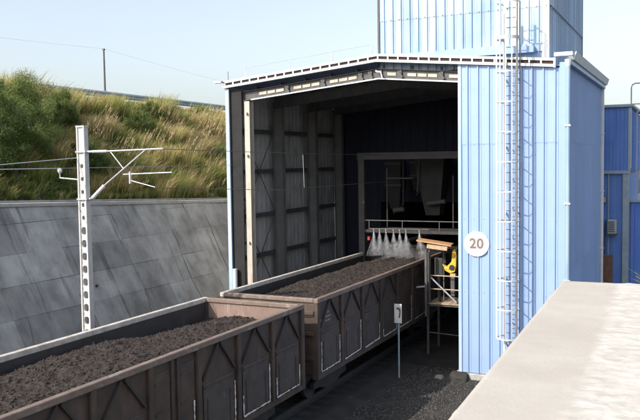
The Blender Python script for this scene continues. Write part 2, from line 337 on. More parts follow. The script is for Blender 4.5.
for c in TC:
    hh = random.uniform(.75, 1.45)*(1 if c[0] > -26 else .62); ti = random.choice((.22, .35, .5, .6, .7, .8))
    for q in range(7):
        x = c[0]+random.gauss(0, .22); y = c[1]+random.gauss(0, .34)
        if x < hx0(y)-.6: sub.append((x, y, hz(x, y)-.03)); sh.append(hh*random.uniform(.8, 1.1)); stt.append(ti)
v1, f1, t1 = clump_arrays(np.array(sub), np.array(sh), 85, np.full(len(sub), .42), np.array(stt), seg=4, wid=.013)
v, f, t = clump_arrays(P, hg*.8, 42, np.full(len(P), .38), tn)
f = np.concatenate([f, f1+len(v)]); v = np.concatenate([v, v1]); t = np.concatenate([t, t1])
tag(npmesh('tall_grass', v, f, 'grass', t), 'tall green and straw coloured grass covering the embankment slope', 'grass', kind='stuff')
P2 = scatter(1500, (-27.6, -20), (12, 62)); P3 = scatter(900, (-21.9, -20), (12, 62)); P2 = np.concatenate([P2, P3])
v, f, t = clump_arrays(P2, rng.uniform(.25, .62, len(P2)), 30, np.full(len(P2), .6), rng.uniform(.02, .55, len(P2)), seg=2)
tag(npmesh('undergrowth', v, f, 'grass', t), 'short weeds and dry litter between the tall grass on the slope', 'undergrowth', kind='stuff')
# pinkish seed plumes
def plumes(P, hgt, per):
    idx = np.repeat(np.arange(len(P)), per); m = len(idx); h = hgt[idx]*rng.uniform(.85, 1.25, m); a = rng.uniform(0, 6.28, m)
    base = P[idx]+np.stack([np.cos(a)*.2*h+.10*h, np.sin(a)*.2*h+.35*h, h*.72], -1); V = []; F = []; T = []
    k = 12; ii = np.repeat(np.arange(m), k); u = rng.random(m*k); c = base[ii]+np.stack([.10*u, .22*u, .42*u], -1)*h[ii][:, None]
    off = rng.normal(0, 1, (m*k, 3))*(.045*(1-.6*u))[:, None]; off[:, 2] = np.abs(off[:, 2])+.05
    w = rng.normal(0, .010, (m*k, 3)); V = np.stack([c-w, c+w, c+off+w*.3+np.array([.02, .05, .03])], 1).reshape(-1, 3)
    F = np.arange(m*k*3).reshape(-1, 3); T = np.repeat(rng.uniform(.72, .98, m*k), 3); return V, F, T
msk = (tn > .5) & (P[:, 0] > -26) & (P[:, 1] > 24); sel = P[msk][:420]; v, f, t = plumes(sel, hg[msk][:420], 5)
tag(npmesh('seed_plumes', v, f, 'grass', t), 'pinkish feathery seed heads standing above the tall grass', 'seed heads', kind='stuff')
# large clumps that stand out
for (x, y, hh, ti, lab) in [
    (-26.2, 34.0, 1.75, .5, 'big green grass tussock on the crest right of the thin utility pole'),
    (-26.0, 30.2, 1.6, .46, 'rounded green tussock on the crest just below the thin utility pole'),
    (-25.3, 37.3, 1.8, .62, 'tall yellow green tussock half way between the mast and the shed, below the guard rail'),
    (-25.6, 26.0, 2.0, .50, 'spiky pale grass tussock behind the dark shrubs at the left end of the crest'),
    (-24.8, 22.6, 2.0, .45, 'tall green grass tussock on the crest at the very left edge of the bank'),
    (-26.2, 24.6, 2.0, .55, 'highest feathery grass tussock at the top left corner, on the skyline'),
    (-26.2, 28.0, 1.7, .62, 'feathery straw tipped tussock on the skyline where the guard rail begins'),
    (-24.4, 27.4, 1.5, .74, 'pinkish straw tussock just above and left of the concrete mast top'),
    (-24.0, 32.6, 1.4, .60, 'bushy yellow tussock mid slope above the cantilever arm'),
    (-22.6, 30.0, 1.3, .68, 'straw coloured tussock low on the bank right of the concrete mast'),
    (-23.6, 41.5, 1.5, .70, 'dry golden tussock low on the bank close to the shed corner')]:
    PP = np.array([(x+random.gauss(0, .32), y+random.gauss(0, .45), hz(x, y)-.03) for _ in range(9)])
    v, f, t = clump_arrays(PP, rng.uniform(.8, 1.08, 9)*hh, 130, np.full(9, .34), np.full(9, ti), seg=5, wid=.015, lean=(.05, .2))
    tag(npmesh('grass_tussock', v, f, 'grass', t), lab, 'grass tussock', 'large grass tussocks on the bank')
# leafy shrubs
def shrub(name, x, y, rx, ry, rz, n, lab, tone):
    z = hz(x, y); root = thing(name, lab, 'shrub', (x, y, z), 'leafy shrubs among the grass on the bank')
    tr = MB(); tips = []
    for k in range(7):
        a = random.uniform(0, 6.28); e = Vector((math.cos(a)*rx*.6, math.sin(a)*ry*.6, rz*random.uniform(.7, 1.5))); mid = e*.5+Vector((0, 0, .15))
        tr.tube([(0, 0, -.1), mid, e], [.05, .03, .012], 5); tips.append(e)
    tr.build('stem', 'bark', root)
    # lobes of leaf clusters
    C = []; n = int(n*2.1)
    for k in range(60):
        d = Vector((random.gauss(0, 1), random.gauss(0, 1), random.gauss(0, .8))).normalized()*random.uniform(.45, 1)
        C.append((d.x*rx, d.y*ry, rz*.95+d.z*rz))
    C = np.array(C); ci = rng.integers(0, len(C), n); rad = rng.uniform(.12, .40, len(C))*(rx+ry)/2*.85
    dd = rng.normal(0, 1, (n, 3)); dd /= np.linalg.norm(dd, axis=1)[:, None]; c = C[ci]+dd*(rad[ci]*rng.random(n)**.4)[:, None]
    a = rng.normal(0, 1, (n, 3)); a /= np.linalg.norm(a, axis=1)[:, None]; b = np.cross(a, dd); b /= np.linalg.norm(b, axis=1)[:, None]+1e-6
    s = rng.uniform(.018, .046, n)[:, None]; V = np.stack([c-a*s, c-b*s*.3, c+a*s, c+b*s*.3], 1).reshape(-1, 3)
    T = np.repeat(np.clip(tone+.12+rng.normal(0, .2, n)+(rng.random(len(C))[ci]-.5)*.5, 0, 1), 4)
    o = npmesh('foliage', V, np.arange(4*n).reshape(-1, 4), 'leaf', T); o.parent = root
shrub('leafy_shrub', -22.0, 19.3, 1.3, 1.6, 1.55, 26000, 'large dark green shrub at the far left edge of the photo above the retaining wall', .35)
shrub('leafy_shrub', -22.6, 21.6, 1.2, 1.3, 1.45, 22000, 'dark green shrub directly left of the concrete mast with paler leaf sprays', .50)
shrub('leafy_shrub', -24.3, 22.4, 1.3, 1.7, 1.35, 24000, 'tall olive green shrub on the crest at the top left corner of the bank', .62)
shrub('leafy_shrub', -21.9, 24.1, .7, .95, .8, 11000, 'small dark shrub low on the bank right behind the concrete mast', .3)
shrub('leafy_shrub', -24.6, 25.3, 1.0, 1.2, .9, 14000, 'mid green rounded shrub high on the bank left of the thin utility pole', .5)

shrub('leafy_shrub', -24.6, 30.6, .8, 1.0, .7, 7000, 'small green bush mid slope above the cantilever top tube', .45)
shrub('leafy_shrub', -23.0, 35.2, .9, 1.3, .55, 7000, 'low green bush half way from the mast to the shed corner', .55)
shrub('leafy_shrub', -25.6, 33.0, .7, 1.0, .6, 6000, 'small dark bush just below the crest tussocks right of the utility pole', .3)
# guard rail --------------------------------------------------------
gr = thing('guard_rail', 'long blue grey steel guard rail along the road at the top of the bank', 'guard rail', (0, 0, 0))
def gz(Y): return zr-.7*(Y+20)/120
for k in range(19):
    y0 = 4+k*4
    B(-27.78, -27.66, y0-.07, y0+.07, gz(y0)-.3, gz(y0)+.70).build('post', 'galv', gr)
    m = MB(); pr = [(-27.64, .36), (-27.58, .44), (-27.64, .52), (-27.58, .60), (-27.64, .68)]
    for (xa, za), (xb, zb) in zip(pr, pr[1:]):
        m.add([(xa, y0-.1, gz(y0)+za), (xb, y0-.1, gz(y0)+zb), (xb, y0+4, gz(y0+4)+zb), (xa, y0+4, gz(y0+4)+za), (xa-.01, y0-.1, gz(y0)+za), (xb-.01, y0-.1, gz(y0)+zb), (xb-.01, y0+4, gz(y0+4)+zb), (xa-.01, y0+4, gz(y0+4)+za)],
              [(0, 1, 2, 3), (7, 6, 5, 4), (0, 4, 5, 1), (2, 6, 7, 3), (1, 5, 6, 2), (3, 7, 4, 0)])
    m.build('beam', 'bluegrey', gr)
up = thing('utility_pole', 'thin grey utility pole standing against the sky behind the guard rail', 'utility pole', (-30, 34.6, 9.9))
MB().tube([(0, 0, 0), (0, 0, 3.42)], [.06, .045], 10).build('pole_shaft', 'steel', up); B(-.06, .06, -.05, .05, 3.42, 3.5).build('pole_cap', 'steel', up)
def wire(name, pts, r, m, lab, sag=0, cat='wire'):
    p, q = Vector(pts[0]), Vector(pts[-1])
    if sag: pts = [p.lerp(q, t/16)-Vector((0, 0, sag*4*(t/16)*(1-t/16))) for t in range(17)]
    return tag(MB().tube(pts, r, 5).build(name, m), lab, cat)
wire('overhead_wire', [(-30, 34.6, 13.4), (-30, -10, 13.2)], .004, 'wire', 'thin wire in the sky running left from the utility pole', .6)
wire('overhead_wire', [(-30, 34.6, 13.4), (-30, 85, 12.6)], .004, 'wire', 'thin wire in the sky sloping right from the utility pole to behind the shed', .8)

# ------------------------------------------------------------------ shed
FY, XL, XR, XA = 25.0, -15.9, -3.7, -9.85
EZ, AZ = 9.70, 10.27        # underside of the verge band at eaves and apex
def rz(x): return EZ+(AZ-EZ)*(1-abs(x-XA)/(XA-XL))
YB = 34.5
shed = thing('loading_shed', 'large blue corrugated steel loading shed with an open gable front over the railway', 'shed', (0, 0, 0))
# right front panel
sheets(shed, 'blue', (-6.93, FY, 0), (1, 0, 0), (0, -1, 0), 3.08, Gz+.22, lambda a: rz(-6.93+a)-.01, seams=(7.45,), depth=.045)
B(-7.04, -6.93, FY-.04, FY+.2, Gz+.2, rz(-7)-.01).build('jamb_trim', 'tower', shed, bevel=.008)
B(-3.85, -3.66, FY-.035, FY+.03, Gz+.2, 9.86).build('corner_trim', 'blue', shed, bevel=.008)
B(-7.15, -3.6, FY-.10, FY+.30, Gz-.1, Gz+.2).build('plinth', 'conccap', shed, bevel=.02)
for zz in (2.6, 5.0, 7.40, 9.2):
    m = MB()
    for k in range(10): x = -6.93+.325*k+.09*.77; m.box(x-.008, x+.008, FY-.026, FY-.0, zz-.008, zz+.008)
    m.build('screw_row', 'galv', shed)
# right side wall
sheets(shed, 'blue', (-3.69, FY+.03, 0), (0, 1, 0), (1, 0, 0), YB-FY-.03, Gz+.22, 9.78, seams=(3.4, 7.45))
B(-3.9, -3.6, FY+.3, YB, Gz-.1, Gz+.2).build('plinth', 'conccap', shed)
B(-3.95, -3.66, YB-.02, YB+.06, Gz+.2, 9.8).build('corner_trim', 'trim', shed)
# left side wall (grey inside)
sheets(shed, 'greysheet', (XL+.02, YB, 0), (0, -1, 0), (-1, 0, 0), YB-FY, Gz+.02, 9.735, sw=1.1, pitch=.37, depth=.012)
B(XL-.02, XL+.13, FY-.05, FY+.03, Gz, 9.68).build('corner_trim', 'tower', shed, bevel=.006)
# back wall with an opening for the track, and an added dark tunnel beyond blocking the daylight
sheets(shed, 'bluegloom', (XL-.02, YB+.02, 0), (1, 0, 0), (0, -1, 0), XR-XL+.02, 5.0, lambda a: rz(XL-.02+a)+.03, sw=1.2, pitch=.4)
sheets(shed, 'bluegloom', (XL+.1, YB+.02, 0), (1, 0, 0), (0, -1, 0), 2.3, Gz, 5.0, sw=1.15, pitch=.38)
sheets(shed, 'bluegloom', (-8.3, YB+.02, 0), (1, 0, 0), (0, -1, 0), 4.5, Gz, 5.0, sw=1.12, pitch=.37)
tun = thing('added_tunnel', 'added dark low tunnel behind the shed that hides the bright outside', 'tunnel', (0, 0, 0))
B(-13.8, -13.6, YB+.1, 60, Gz, 5.2).build('wall', 'darksteel', tun); B(-8.4, -8.2, YB+.1, 60, Gz, 5.2).build('wall', 'darksteel', tun)  # side walls of the added tunnel
B(-13.8, -8.2, YB+.1, 60, 5.2, 5.35).build('roof', 'darksteel', tun); B(-13.6, -8.4, 59.8, 60, Gz, 5.2).build('added_end_wall', 'darksteel', tun)  # roof and closed end of the added tunnel
# columns, girts, rafters
def ibeam(p, q, h, b, up):      # I section between p and q; up = web direction
    p = Vector(p); q = Vector(q); u = Vector(up).normalized(); m = MB(); d = (q-p).normalized(); s = d.cross(u).normalized()
    m.bar(p, q, .012, h-.03, up=u)
    m.bar(p+u*(h/2-.008), q+u*(h/2-.008), b, .016, up=u); m.bar(p-u*(h/2-.008), q-u*(h/2-.008), b, .016, up=u); return m
cols = [25.25, 28.1, 31.2, 34.0]
for k, y in enumerate(cols):
    if k == 0:
        ibeam((-15.08, y, Gz), (-15.08, y, 9.2), .30, .22, (0, 1, 0)).build('column', 'cream', shed)
        for z in (2.2, 3.9, 5.55, 7.2, 8.8):
            m = MB(); m.bar((-15.80, y-.02, z), (-15.23, y-.02, z), .06, .10); m.bar((-15.72, y-.02, z+.05), (-15.5, y-.02, z-.2), .03, .05); m.build('bracket', 'steel', shed)
        for z in (3.95, 7.2, 8.75):
            MB().tube([(-15.08, y-.17, z), (-15.08, y-.24, z)], .05, 8).build('bolt', 'cream', shed)
    else:
        ibeam((-15.35, y, Gz), (-15.40, y, 9.35), .40, .24, (1, 0, 0)).build('column', 'columngrey', shed)
    ibeam((-4.05, y+.1, Gz), (-4.05, y+.1, 9.3), .3, .25, (1, 0, 0)).build('column', 'steel', shed)
    hh = .34 if k == 0 else .42
    yy = y-.02
    for xa, xb in ((XL+.35, XA), (XA, XR-.35)):
        ibeam((xa, yy, rz(xa)-.12-hh/2-.08), (xb, yy, rz(xb)-.12-hh/2-.08), hh, .2, (0, 0, 1)).build('rafter', 'steel', shed)
    if k == 0:      # pale cleats and cream plates painting sun patches between the stiffeners, white bar painting the lit bottom flange edge
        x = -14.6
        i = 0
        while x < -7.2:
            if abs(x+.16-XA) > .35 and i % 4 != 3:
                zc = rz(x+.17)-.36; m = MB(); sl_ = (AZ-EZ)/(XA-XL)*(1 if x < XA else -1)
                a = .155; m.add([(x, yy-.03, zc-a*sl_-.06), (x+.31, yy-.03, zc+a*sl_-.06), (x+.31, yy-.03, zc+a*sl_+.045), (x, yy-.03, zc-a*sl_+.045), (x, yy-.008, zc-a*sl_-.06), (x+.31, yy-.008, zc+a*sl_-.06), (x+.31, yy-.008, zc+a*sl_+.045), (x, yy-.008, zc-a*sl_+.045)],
                      [(0, 1, 2, 3), (7, 6, 5, 4), (0, 4, 5, 1), (1, 5, 6, 2), (2, 6, 7, 3), (3, 7, 4, 0)]); m.build('sun_patch', 'cream', shed)
            else:
                m = MB(); zc = rz(x+.1)-.36; m.bar((x+.05, yy-.08, zc+.1), (x+.22, yy-.10, zc-.12), .05, .05); m.bar((x+.12, yy-.06, zc+.12), (x+.12, yy-.06, zc-.16), .1, .03); m.build('cleat', 'steel', shed)
            x += .36; i += 1
        for xa, xb in ((-14.9, XA), (XA, -7.06)): MB().bar((xa, yy-.12, rz(xa)-.545), (xb, yy-.12, rz(xb)-.545), .03, .045).build('flange_lit_line', 'trim', shed)  # white lip paints the lit lower edge of the steel flange
m = MB().tube([(XA-.05, FY+.02, 9.98), (XA+.02, FY-.05, 9.94), (XA+.16, FY-.06, 9.92), (XA+.2, FY-.05, 9.72)], .03, 8).build('drain_spout', 'trim', shed)
for z in (1.6, 3.24, 4.84, 6.58, 8.15):
    B(-15.78, -15.62, FY+.4, YB-.1, z-.08, z+.08).build('girt', 'steel', shed)
for (y0, y1) in ((25.5, 27.9),):
    for z0, z1 in ((4.95, 8.1), (1.7, 4.75)):
        m = MB(); m.tube([(-15.55, y0, z0), (-15.55, y1, z1)], .018, 6); m.build('cross_brace', 'steel', shed)
        m = MB(); m.tube([(-15.53, y0, z1), (-15.53, y1, z0)], .018, 6); m.build('cross_brace', 'steel', shed)
for i in range(1, 12):
    x = XL+i*1.02
    B(x-.03, x+.03, FY+.45, YB-.1, rz(x)-.16, rz(x)-.04).build('purlin', 'steel', shed)
B(-15.88, -15.28, FY+.06, FY+.10, Gz+.02, 9.6).build('return_panel', 'shadeblack', shed)
# roof
def roofseg(xa, xb):
    m = MB(); n = 12
    for k in range(n):
        a = xa+(xb-xa)*k/n; b = xa+(xb-xa)*(k+1)/n; za, zb = rz(a)+.10, rz(b)+.10
        m.add([(a, FY+.02, za), (b, FY+.02, zb), (b, YB+.15, zb), (a, YB+.15, za), (a, FY+.02, za-.06), (b, FY+.02, zb-.06), (b, YB+.15, zb-.06), (a, YB+.15, za-.06)],
              [(0, 1, 2, 3), (7, 6, 5, 4), (0, 4, 5, 1), (2, 6, 7, 3)]+([(3, 7, 4, 0)] if k == 0 else [])+([(1, 5, 6, 2)] if k == n-1 else []))
    for k in range(3):
        x = xa+(xb-xa)*(k+.5)/3; m.box(x-.03, x+.03, FY+.03, YB+.14, rz(x)+.08, rz(x)+.14)
    return m
for i in range(12):
    x0 = XL-.05+i*(12.3/12); x1 = x0+12.3/12-.004
    if x0 < XA < x1:
        roofseg(x0, XA).build('roof_sheet', 'blue', shed); roofseg(XA, x1).build('roof_sheet', 'blue', shed)
    else: roofseg(x0, x1).build('roof_sheet', 'blue', shed)
# verge band with dark slots
def vband(xa, xb, d0, d1, y0, y1):
    m = MB(); m.add([(xa, y0, rz(xa)+d0), (xb, y0, rz(xb)+d0), (xb, y0, rz(xb)+d1), (xa, y0, rz(xa)+d1), (xa, y1, rz(xa)+d0), (xb, y1, rz(xb)+d0), (xb, y1, rz(xb)+d1), (xa, y1, rz(xa)+d1)],
          [(0, 1, 2, 3), (7, 6, 5, 4), (0, 4, 5, 1), (1, 5, 6, 2), (2, 6, 7, 3), (3, 7, 4, 0)]); return m
for xa, xb in ((XL-.08, XA), (XA, -4.02)):
    vband(xa, xb, 0, .085, FY-.14, FY+.02).build('verge_strip', 'trim', shed); vband(xa, xb, .195, .275, FY-.07, FY+.04).build('verge_strip', 'trim', shed)
    vband(xa, xb, .085, .195, FY-.02, FY+.02).build('verge_shade_back', 'slotshade', shed)
x = XL-.05
while x < -4.1:
    vband(x, x+.05, .085, .195, FY-.06, FY-.02).build('verge_spacer', 'trim', shed); x += .36
B(-4.02, -3.96, FY-.15, FY+.03, 9.70, 10.0).build('verge_end', 'trim', shed)
B(-4.0, -3.45, FY-.16, FY+.04, 10.03, 10.15).build('eave_return', 'trim', shed, bevel=.01)
# eave gutter along the right side
m = MB(); m.prism([(-3.66, 9.92), (-3.44, 9.92), (-3.36, 10.16), (-3.40, 10.16), (-3.47, 9.96), (-3.62, 9.96), (-3.62, 10.14), (-3.66, 10.14)], 'y', FY+.05, YB+.25); m.build('gutter', 'trim', shed)
B(-3.66, -3.5, FY+.05, YB+.2, 9.78, 9.915).build('eave_trim', 'tower', shed)
for y in (FY-.02, YB+.12):
    MB().tube([(-3.60, y, 9.9), (-3.60, y, 9.7), (-3.60, y+.01, Gz+.1)], .065, 10).build('downpipe', 'tower' if y < 30 else 'trim', shed, smooth=False)
    MB().tube([(-3.60, y, 9.93), (-3.60, y, 9.72)], [.11, .07], 10).build('hopper', 'trim', shed)
    for z in (3.1, 5.5, 7.9): B(-3.69, -3.515, y-.075, y+.075, z, z+.05).build('pipe_clip', 'trim', shed)
# pieces near the left column
tag(MB().tube([(-15.62, FY-.1, Gz), (-15.62, FY-.1, 2.95)], .09, 12).build('standpipe', 'trim'), 'short white standpipe at the left front corner of the shed behind the wagon', 'pipe')
fl = thing('flood_light', 'small white flood light on an arm at the top left corner of the shed', 'light', (XL, FY, 9.9))
MB().tube([(0, -.05, 0), (-.12, -.1, .05)], .02, 6).build('arm', 'steel', fl); B(-.42, -.1, -.2, -.02, .0, .08).build('lamp_head', 'trim', fl, bevel=.01)
MB().tube([(.1, 0, .0), (.1, 0, .42)], .012, 5).build('rod', 'steel', fl)
# safety line on the left roof slope
slr = thing('roof_safety_line', 'thin wire safety line on short posts along the left roof slope', 'safety line', (0, 0, 0))
pv = None
for x in (-15.3, -13.4, -11.7, -10.2):
    z = rz(x)+.1; MB().tube([(x, FY+.4, z), (x, FY+.4, z+.62)], .016, 6).build('post', 'trim', slr)
    if pv: MB().tube([pv, (x, FY+.4, z+.6)], .008, 5).build('wire', 'wire', slr)
    pv = (x, FY+.4, z+.6)

# tower on the roof ------------------------------------------------
tw = thing('roof_tower', 'tall square pale blue corrugated tower rising above the shed roof', 'tower', (0, 0, 0))
TL, TR, TF, TB = -9.97, -4.28, 25.5, 33.2
sheets(tw, 'tower', (TL+.02, TF, 0), (1, 0, 0), (0, -1, 0), TR-TL-.2, 9.9, 17, sw=.61, pitch=.305, depth=.045, seams=(11.72,), name='wall_sheet')
sheets(tw, 'tower', (TR, TF+.02, 0), (0, 1, 0), (1, 0, 0), TB-TF, 9.9, 17, sw=.9, pitch=.45, depth=.04, seams=(11.72,))
sheets(tw, 'tower', (TL, TB, 0), (0, -1, 0), (-1, 0, 0), TB-TF, 9.9, 17, sw=.9, pitch=.45, seams=(11.72,))
sheets(tw, 'tower', (TR, TB, 0), (-1, 0, 0), (0, 1, 0), TR-TL, 10.2, 17, sw=.9, pitch=.45)
B(TR-.18, TR+.035, TF-.05, TF+.03, 9.9, 17).build('corner_trim', 'trim', tw, bevel=.01)
B(TL-.03, TL+.03, TF-.045, TF+.03, 10.2, 17).build('corner_trim', 'steel', tw)
B(TR-.02, TR+.05, TB-.02, TB+.06, 10.1, 17).build('corner_trim', 'steel', tw)
B(TL+.03, TR-.18, TF-.055, TF-.01, 10.30, 10.56).build('base_flashing', 'tower', tw); B(TL+1.3, TR-.4, TF-.30, TF-.06, 10.26, 10.46).build('kerb_flashing', 'blue', tw)
B(TL-.1, TR+.1, TF-.1, TB+.1, 17.0, 17.15).build('roof', 'blue', tw)
for zz in (11.70,):
    m = MB()
    for k in range(20): x = TL+.15+k*.305; m.box(x-.015, x+.015, TF-.06, TF-.045, zz-.015, zz+.015)
    for k in range(17): y = TF+.2+k*.45; m.box(TR+.045, TR+.06, y-.015, y+.015, zz-.015, zz+.015)
    m.build('screw_row', 'steel', tw)
MB().bar((TR+.055, TF, 11.72), (TR+.055, TB, 11.72), .02, .02).build('seam_strip', 'steel', tw)

# caged ladder ------------------------------------------------------
ld = thing('caged_ladder', 'white caged access ladder fixed to the pale blue front of the shed', 'ladder', (-5.3, 24.75, 0))
LZ0, LZ1 = .3, 11.75
for sx in (-.2, .2):
    MB().bar((sx, 0, LZ0), (sx, 0, LZ1), .06, .035, up=(0, 1, 0)).build('stile', 'white', ld)
rg = MB().tube([(-.2, 0, 0), (.2, 0, 0)], .013, 6).build('rung', 'steel', ld); rg.location = (0, 0, LZ0+.2)
z = LZ0+.5
while z < LZ1-.1:
    c = rg.copy(); COL.objects.link(c); c.location = (0, 0, z); z += .3
def hoop(z, w=.038):
    m = MB(); n = 16
    pts = [(-.2, 0)]+[(.36*math.cos(math.pi+k*math.pi/n), -.34-.36*abs(math.sin(k*math.pi/n))) for k in range(n+1)]+[(.2, 0)]
    for a, b in zip(pts, pts[1:]): m.bar((a[0], a[1], z), (b[0], b[1], z), .012, w)
    return m
hz_ = 1.32; 
h0 = None
while hz_ < 10.5:
    if h0 is None: h0 = hoop(0).build('hoop', 'white', ld); h0.location = (0, 0, hz_)
    else: c = h0.copy(); COL.objects.link(c); c.location = (0, 0, hz_)
    hz_ += .92
c = hoop(0, .10).build('hoop', 'galv', ld); c.location = (0, 0, 10.62); c = h0.copy(); COL.objects.link(c); c.location = (0, 0, 11.7)
for k in range(7):
    a = math.pi+k*math.pi/6; x = .36*math.cos(a); y = -.34-.36*abs(math.sin(a))
    MB().bar((x, y, 1.3), (x, y, 11.7), .035, .012, up=(0, 1, 0)).build('cage_bar', 'steel' if k > 4 else 'galv' if k > 2 else 'white', ld)
for z in (1.0, 3.1, 5.2, 7.3, 9.4):
    for sx in (-.2, .2): B(sx-.02, sx+.02, 0.01, .22, z, z+.05).build('wall_bracket', 'white', ld)

# round number sign -------------------------------------------------
sg = thing('number_sign', 'round white sign with the brown number 20 on the pale blue shed front', 'sign', (-6.43, FY-.055, 4.19))
m = MB(); n = 48; m.prism([(.41*math.cos(k*2*math.pi/n), .41*math.sin(k*2*math.pi/n)) for k in range(n)], 'y', -.012, .012); m.build('sign_disc', 'signwhite', sg)
tc = bpy.data.curves.new('digits', 'FONT'); tc.body = '20'; tc.size = .45; tc.align_x = 'CENTER'; tc.align_y = 'CENTER'; tc.extrude = .002; tc.offset = .012; tc.space_character = 1.05
to = bpy.data.objects.new('digits', tc); COL.objects.link(to)
dg = bpy.context.evaluated_depsgraph_get(); me = bpy.data.meshes.new_from_object(to.evaluated_get(dg)); bpy.data.objects.remove(to)
me.materials.clear(); me.materials.append(MT['digits']); to = bpy.data.objects.new('digits', me); COL.objects.link(to); to.parent = sg; to.rotation_euler = (math.pi/2, 0, 0); to.location = (0, -.016, 0)
for sx in (-.2, .2): B(sx-.03, sx+.03, .012, .055, -.3, .3).build('bracket', 'steel', sg)

# broken concrete footing by the jamb
ft = thing('footing_block', 'dark grey broken concrete footing at the foot of the shed front by the opening', 'concrete block', (-7.05, FY-.28, Gz)); ft.scale = (.75, .75, .6)
m = MB(); m.add([(-.55, -.3, 0), (.5, -.35, 0), (.55, .2, 0), (-.5, .2, 0), (-.5, -.22, .12), (.4, -.28, .10), (.45, .18, .42), (-.2, .18, .45)], [(0, 3, 2, 1), (4, 5, 6, 7), (0, 1, 5, 4), (1, 2, 6, 5), (2, 3, 7, 6), (3, 0, 4, 7)]); m.build('block', 'ground', ft, bevel=.02)
m = MB(); m.add([(-1.0, -.1, 0), (-.6, -.25, 0), (-.55, .1, 0), (-.9, .15, 0), (-.9, -.05, .2), (-.65, -.15, .24), (-.62, .05, .18), (-.85, .1, .16)], [(0, 3, 2, 1), (4, 5, 6, 7), (0, 1, 5, 4), (1, 2, 6, 5), (2, 3, 7, 6), (3, 0, 4, 7)]); m.build('rubble', 'concold', ft, bevel=.015)

# ------------------------------------------------------------------ second building and the annex on the right
b2 = thing('annex_building', 'narrow deep blue annex behind the right side of the shed, its lower storey recessed', 'building', (0, 0, 0))
AX0, AX1, AY = -3.95, -2.72, 37.0
sheets(b2, 'bluedeep', (AX0, AY, 0), (1, 0, 0), (0, -1, 0), AX1-AX0, 6.32, 9.12, sw=.62, pitch=.155, depth=.025, seams=(7.7,))
sheets(b2, 'bluedeep', (AX1, AY, 0), (0, 1, 0), (1, 0, 0), 6.5, 6.32, 9.05, sw=.93, pitch=.31)
B(AX0, AX1+.05, AY-.05, AY+.05, 6.2, 6.34).build('sill_beam', 'bluegrey', b2); B(AX1-.05, AX1+.05, AY-.06, AY+.06, 6.32, 9.12).build('corner_trim', 'bluegrey', b2)
B(AX0, AX1+.15, AY-.15, AY+6.7, 9.12, 9.25).build('roof', 'bluegrey', b2, bevel=.02); B(AX0, AX1, AY+.05, AY+6.5, 6.2, 6.3).build('soffit', 'steel', b2)
sheets(b2, 'bluedeep', (AX0, AY+.12, 0), (1, 0, 0), (0, -1, 0), .95, Gz, 6.2, sw=.95, pitch=.95, depth=.01)
B(-2.98, -2.72, AY+.0, AY+.2, Gz, 6.2).build('pillar', 'bluegrey', b2); B(AX0+.35, AX0+.39, AY+.05, AY+.10, Gz, 6.2).build('conduit', 'bluegrey', b2)
B(-2.86, -2.74, AY+.2, AY+6.5, Gz, 6.2).build('side_wall', 'bluedeep', b2)
m = MB()
ac = thing('air_conditioner', 'small grey louvred air conditioner box on the annex wall', 'air conditioner', (-3.42, AY-.02, 3.55))
B(-.16, .22, -.3, .05, 0, .62).build('casing', 'galv', ac, bevel=.02)
for k in range(6): B(-.12, .14, -.32, -.302, .08+k*.085, .12+k*.085).build('louvre', 'steel', ac)
B(-.2, .24, -.3, .05, -.06, 0).build('bracket', 'steel', ac); MB().tube([(-.25, -.05, .6), (-.28, -.05, -.2), (-.28, -.05, -1.5)], .03, 6).build('pipe', 'steel', ac)
tb_ = thing('switch_box', 'small grey switch box on the annex wall above the air conditioner', 'electrical box', (-3.75, AY-.05, 4.9)); B(-.1, .1, -.1, .1, 0, .3).build('box', 'steel', tb_, bevel=.01); B(-.08, .08, -.115, -.101, .03, .27).build('door', 'galv', tb_)
cb = thing('rusty_cabinet', 'rusty brown cabinet standing low against the annex wall', 'cabinet', (-3.65, AY-.35, Gz)); B(-.22, .3, -.15, .2, 0, 2.9).build('cabinet_body', 'rust', cb, bevel=.01)
B(-.18, .26, -.165, -.151, .1, 2.8).build('door', 'rust', cb); B(.18, .21, -.19, -.166, 1.4, 1.55).build('handle', 'steel', cb)
for z in (2.0, 3.1): 
    B(-.36, -.23, -.16, -.05, z, z+.1).build('junction_cover', 'trim', cb)
# handrail on annex roof
hr = thing('roof_handrail', 'grey tubular handrail curving over the edge of the annex roof at the right', 'handrail', (AX1, AY, 9.25))
MB().tube([(.05, .1, -2.8), (.05, .1, .72), (.09, .1, .84), (.2, .1, .90), (1.6, .1, .90)], .03, 8).build('top_rail', 'galv', hr); MB().tube([(.05, .1, 0), (1.6, .1, 0)], .025, 8).build('mid_rail', 'galv', hr)
MB().tube([(.75, .1, -.05), (.75, .1, .9)], .03, 8).build('post', 'galv', hr)
# lower wing with light sill
b3 = thing('low_blue_wing', 'low dark blue wall with a pale top sill at the right edge behind the plant', 'building', (0, 0, 0))
sheets(b3, 'bluedeep', (-2.7, 38.0, 0), (1, 0, 0), (0, -1, 0), 6, Gz, 4.9, sw=1, pitch=.33); B(-2.75, 3.4, 37.86, 44, 4.9, 5.02).build('sill', 'bluegrey', b3)
B(3.3, 3.4, 38, 44, Gz, 4.9).build('wall', 'bluedeep', b3)
m = MB(); m.bar((-2.5, 38.3, 5.02), (-2.5, 38.3, 9.0), .07, .07); m.bar((-2.0, 38.3, 5.02), (-2.0, 38.3, 9.0), .07, .07); m.build('frame_post', 'bluegrey', b3)
for z in (6.2, 7.6, 9.0): MB().bar((-2.5, 38.3, z), (3, 38.3, z), .06, .06).build('frame_rail', 'bluegrey', b3)

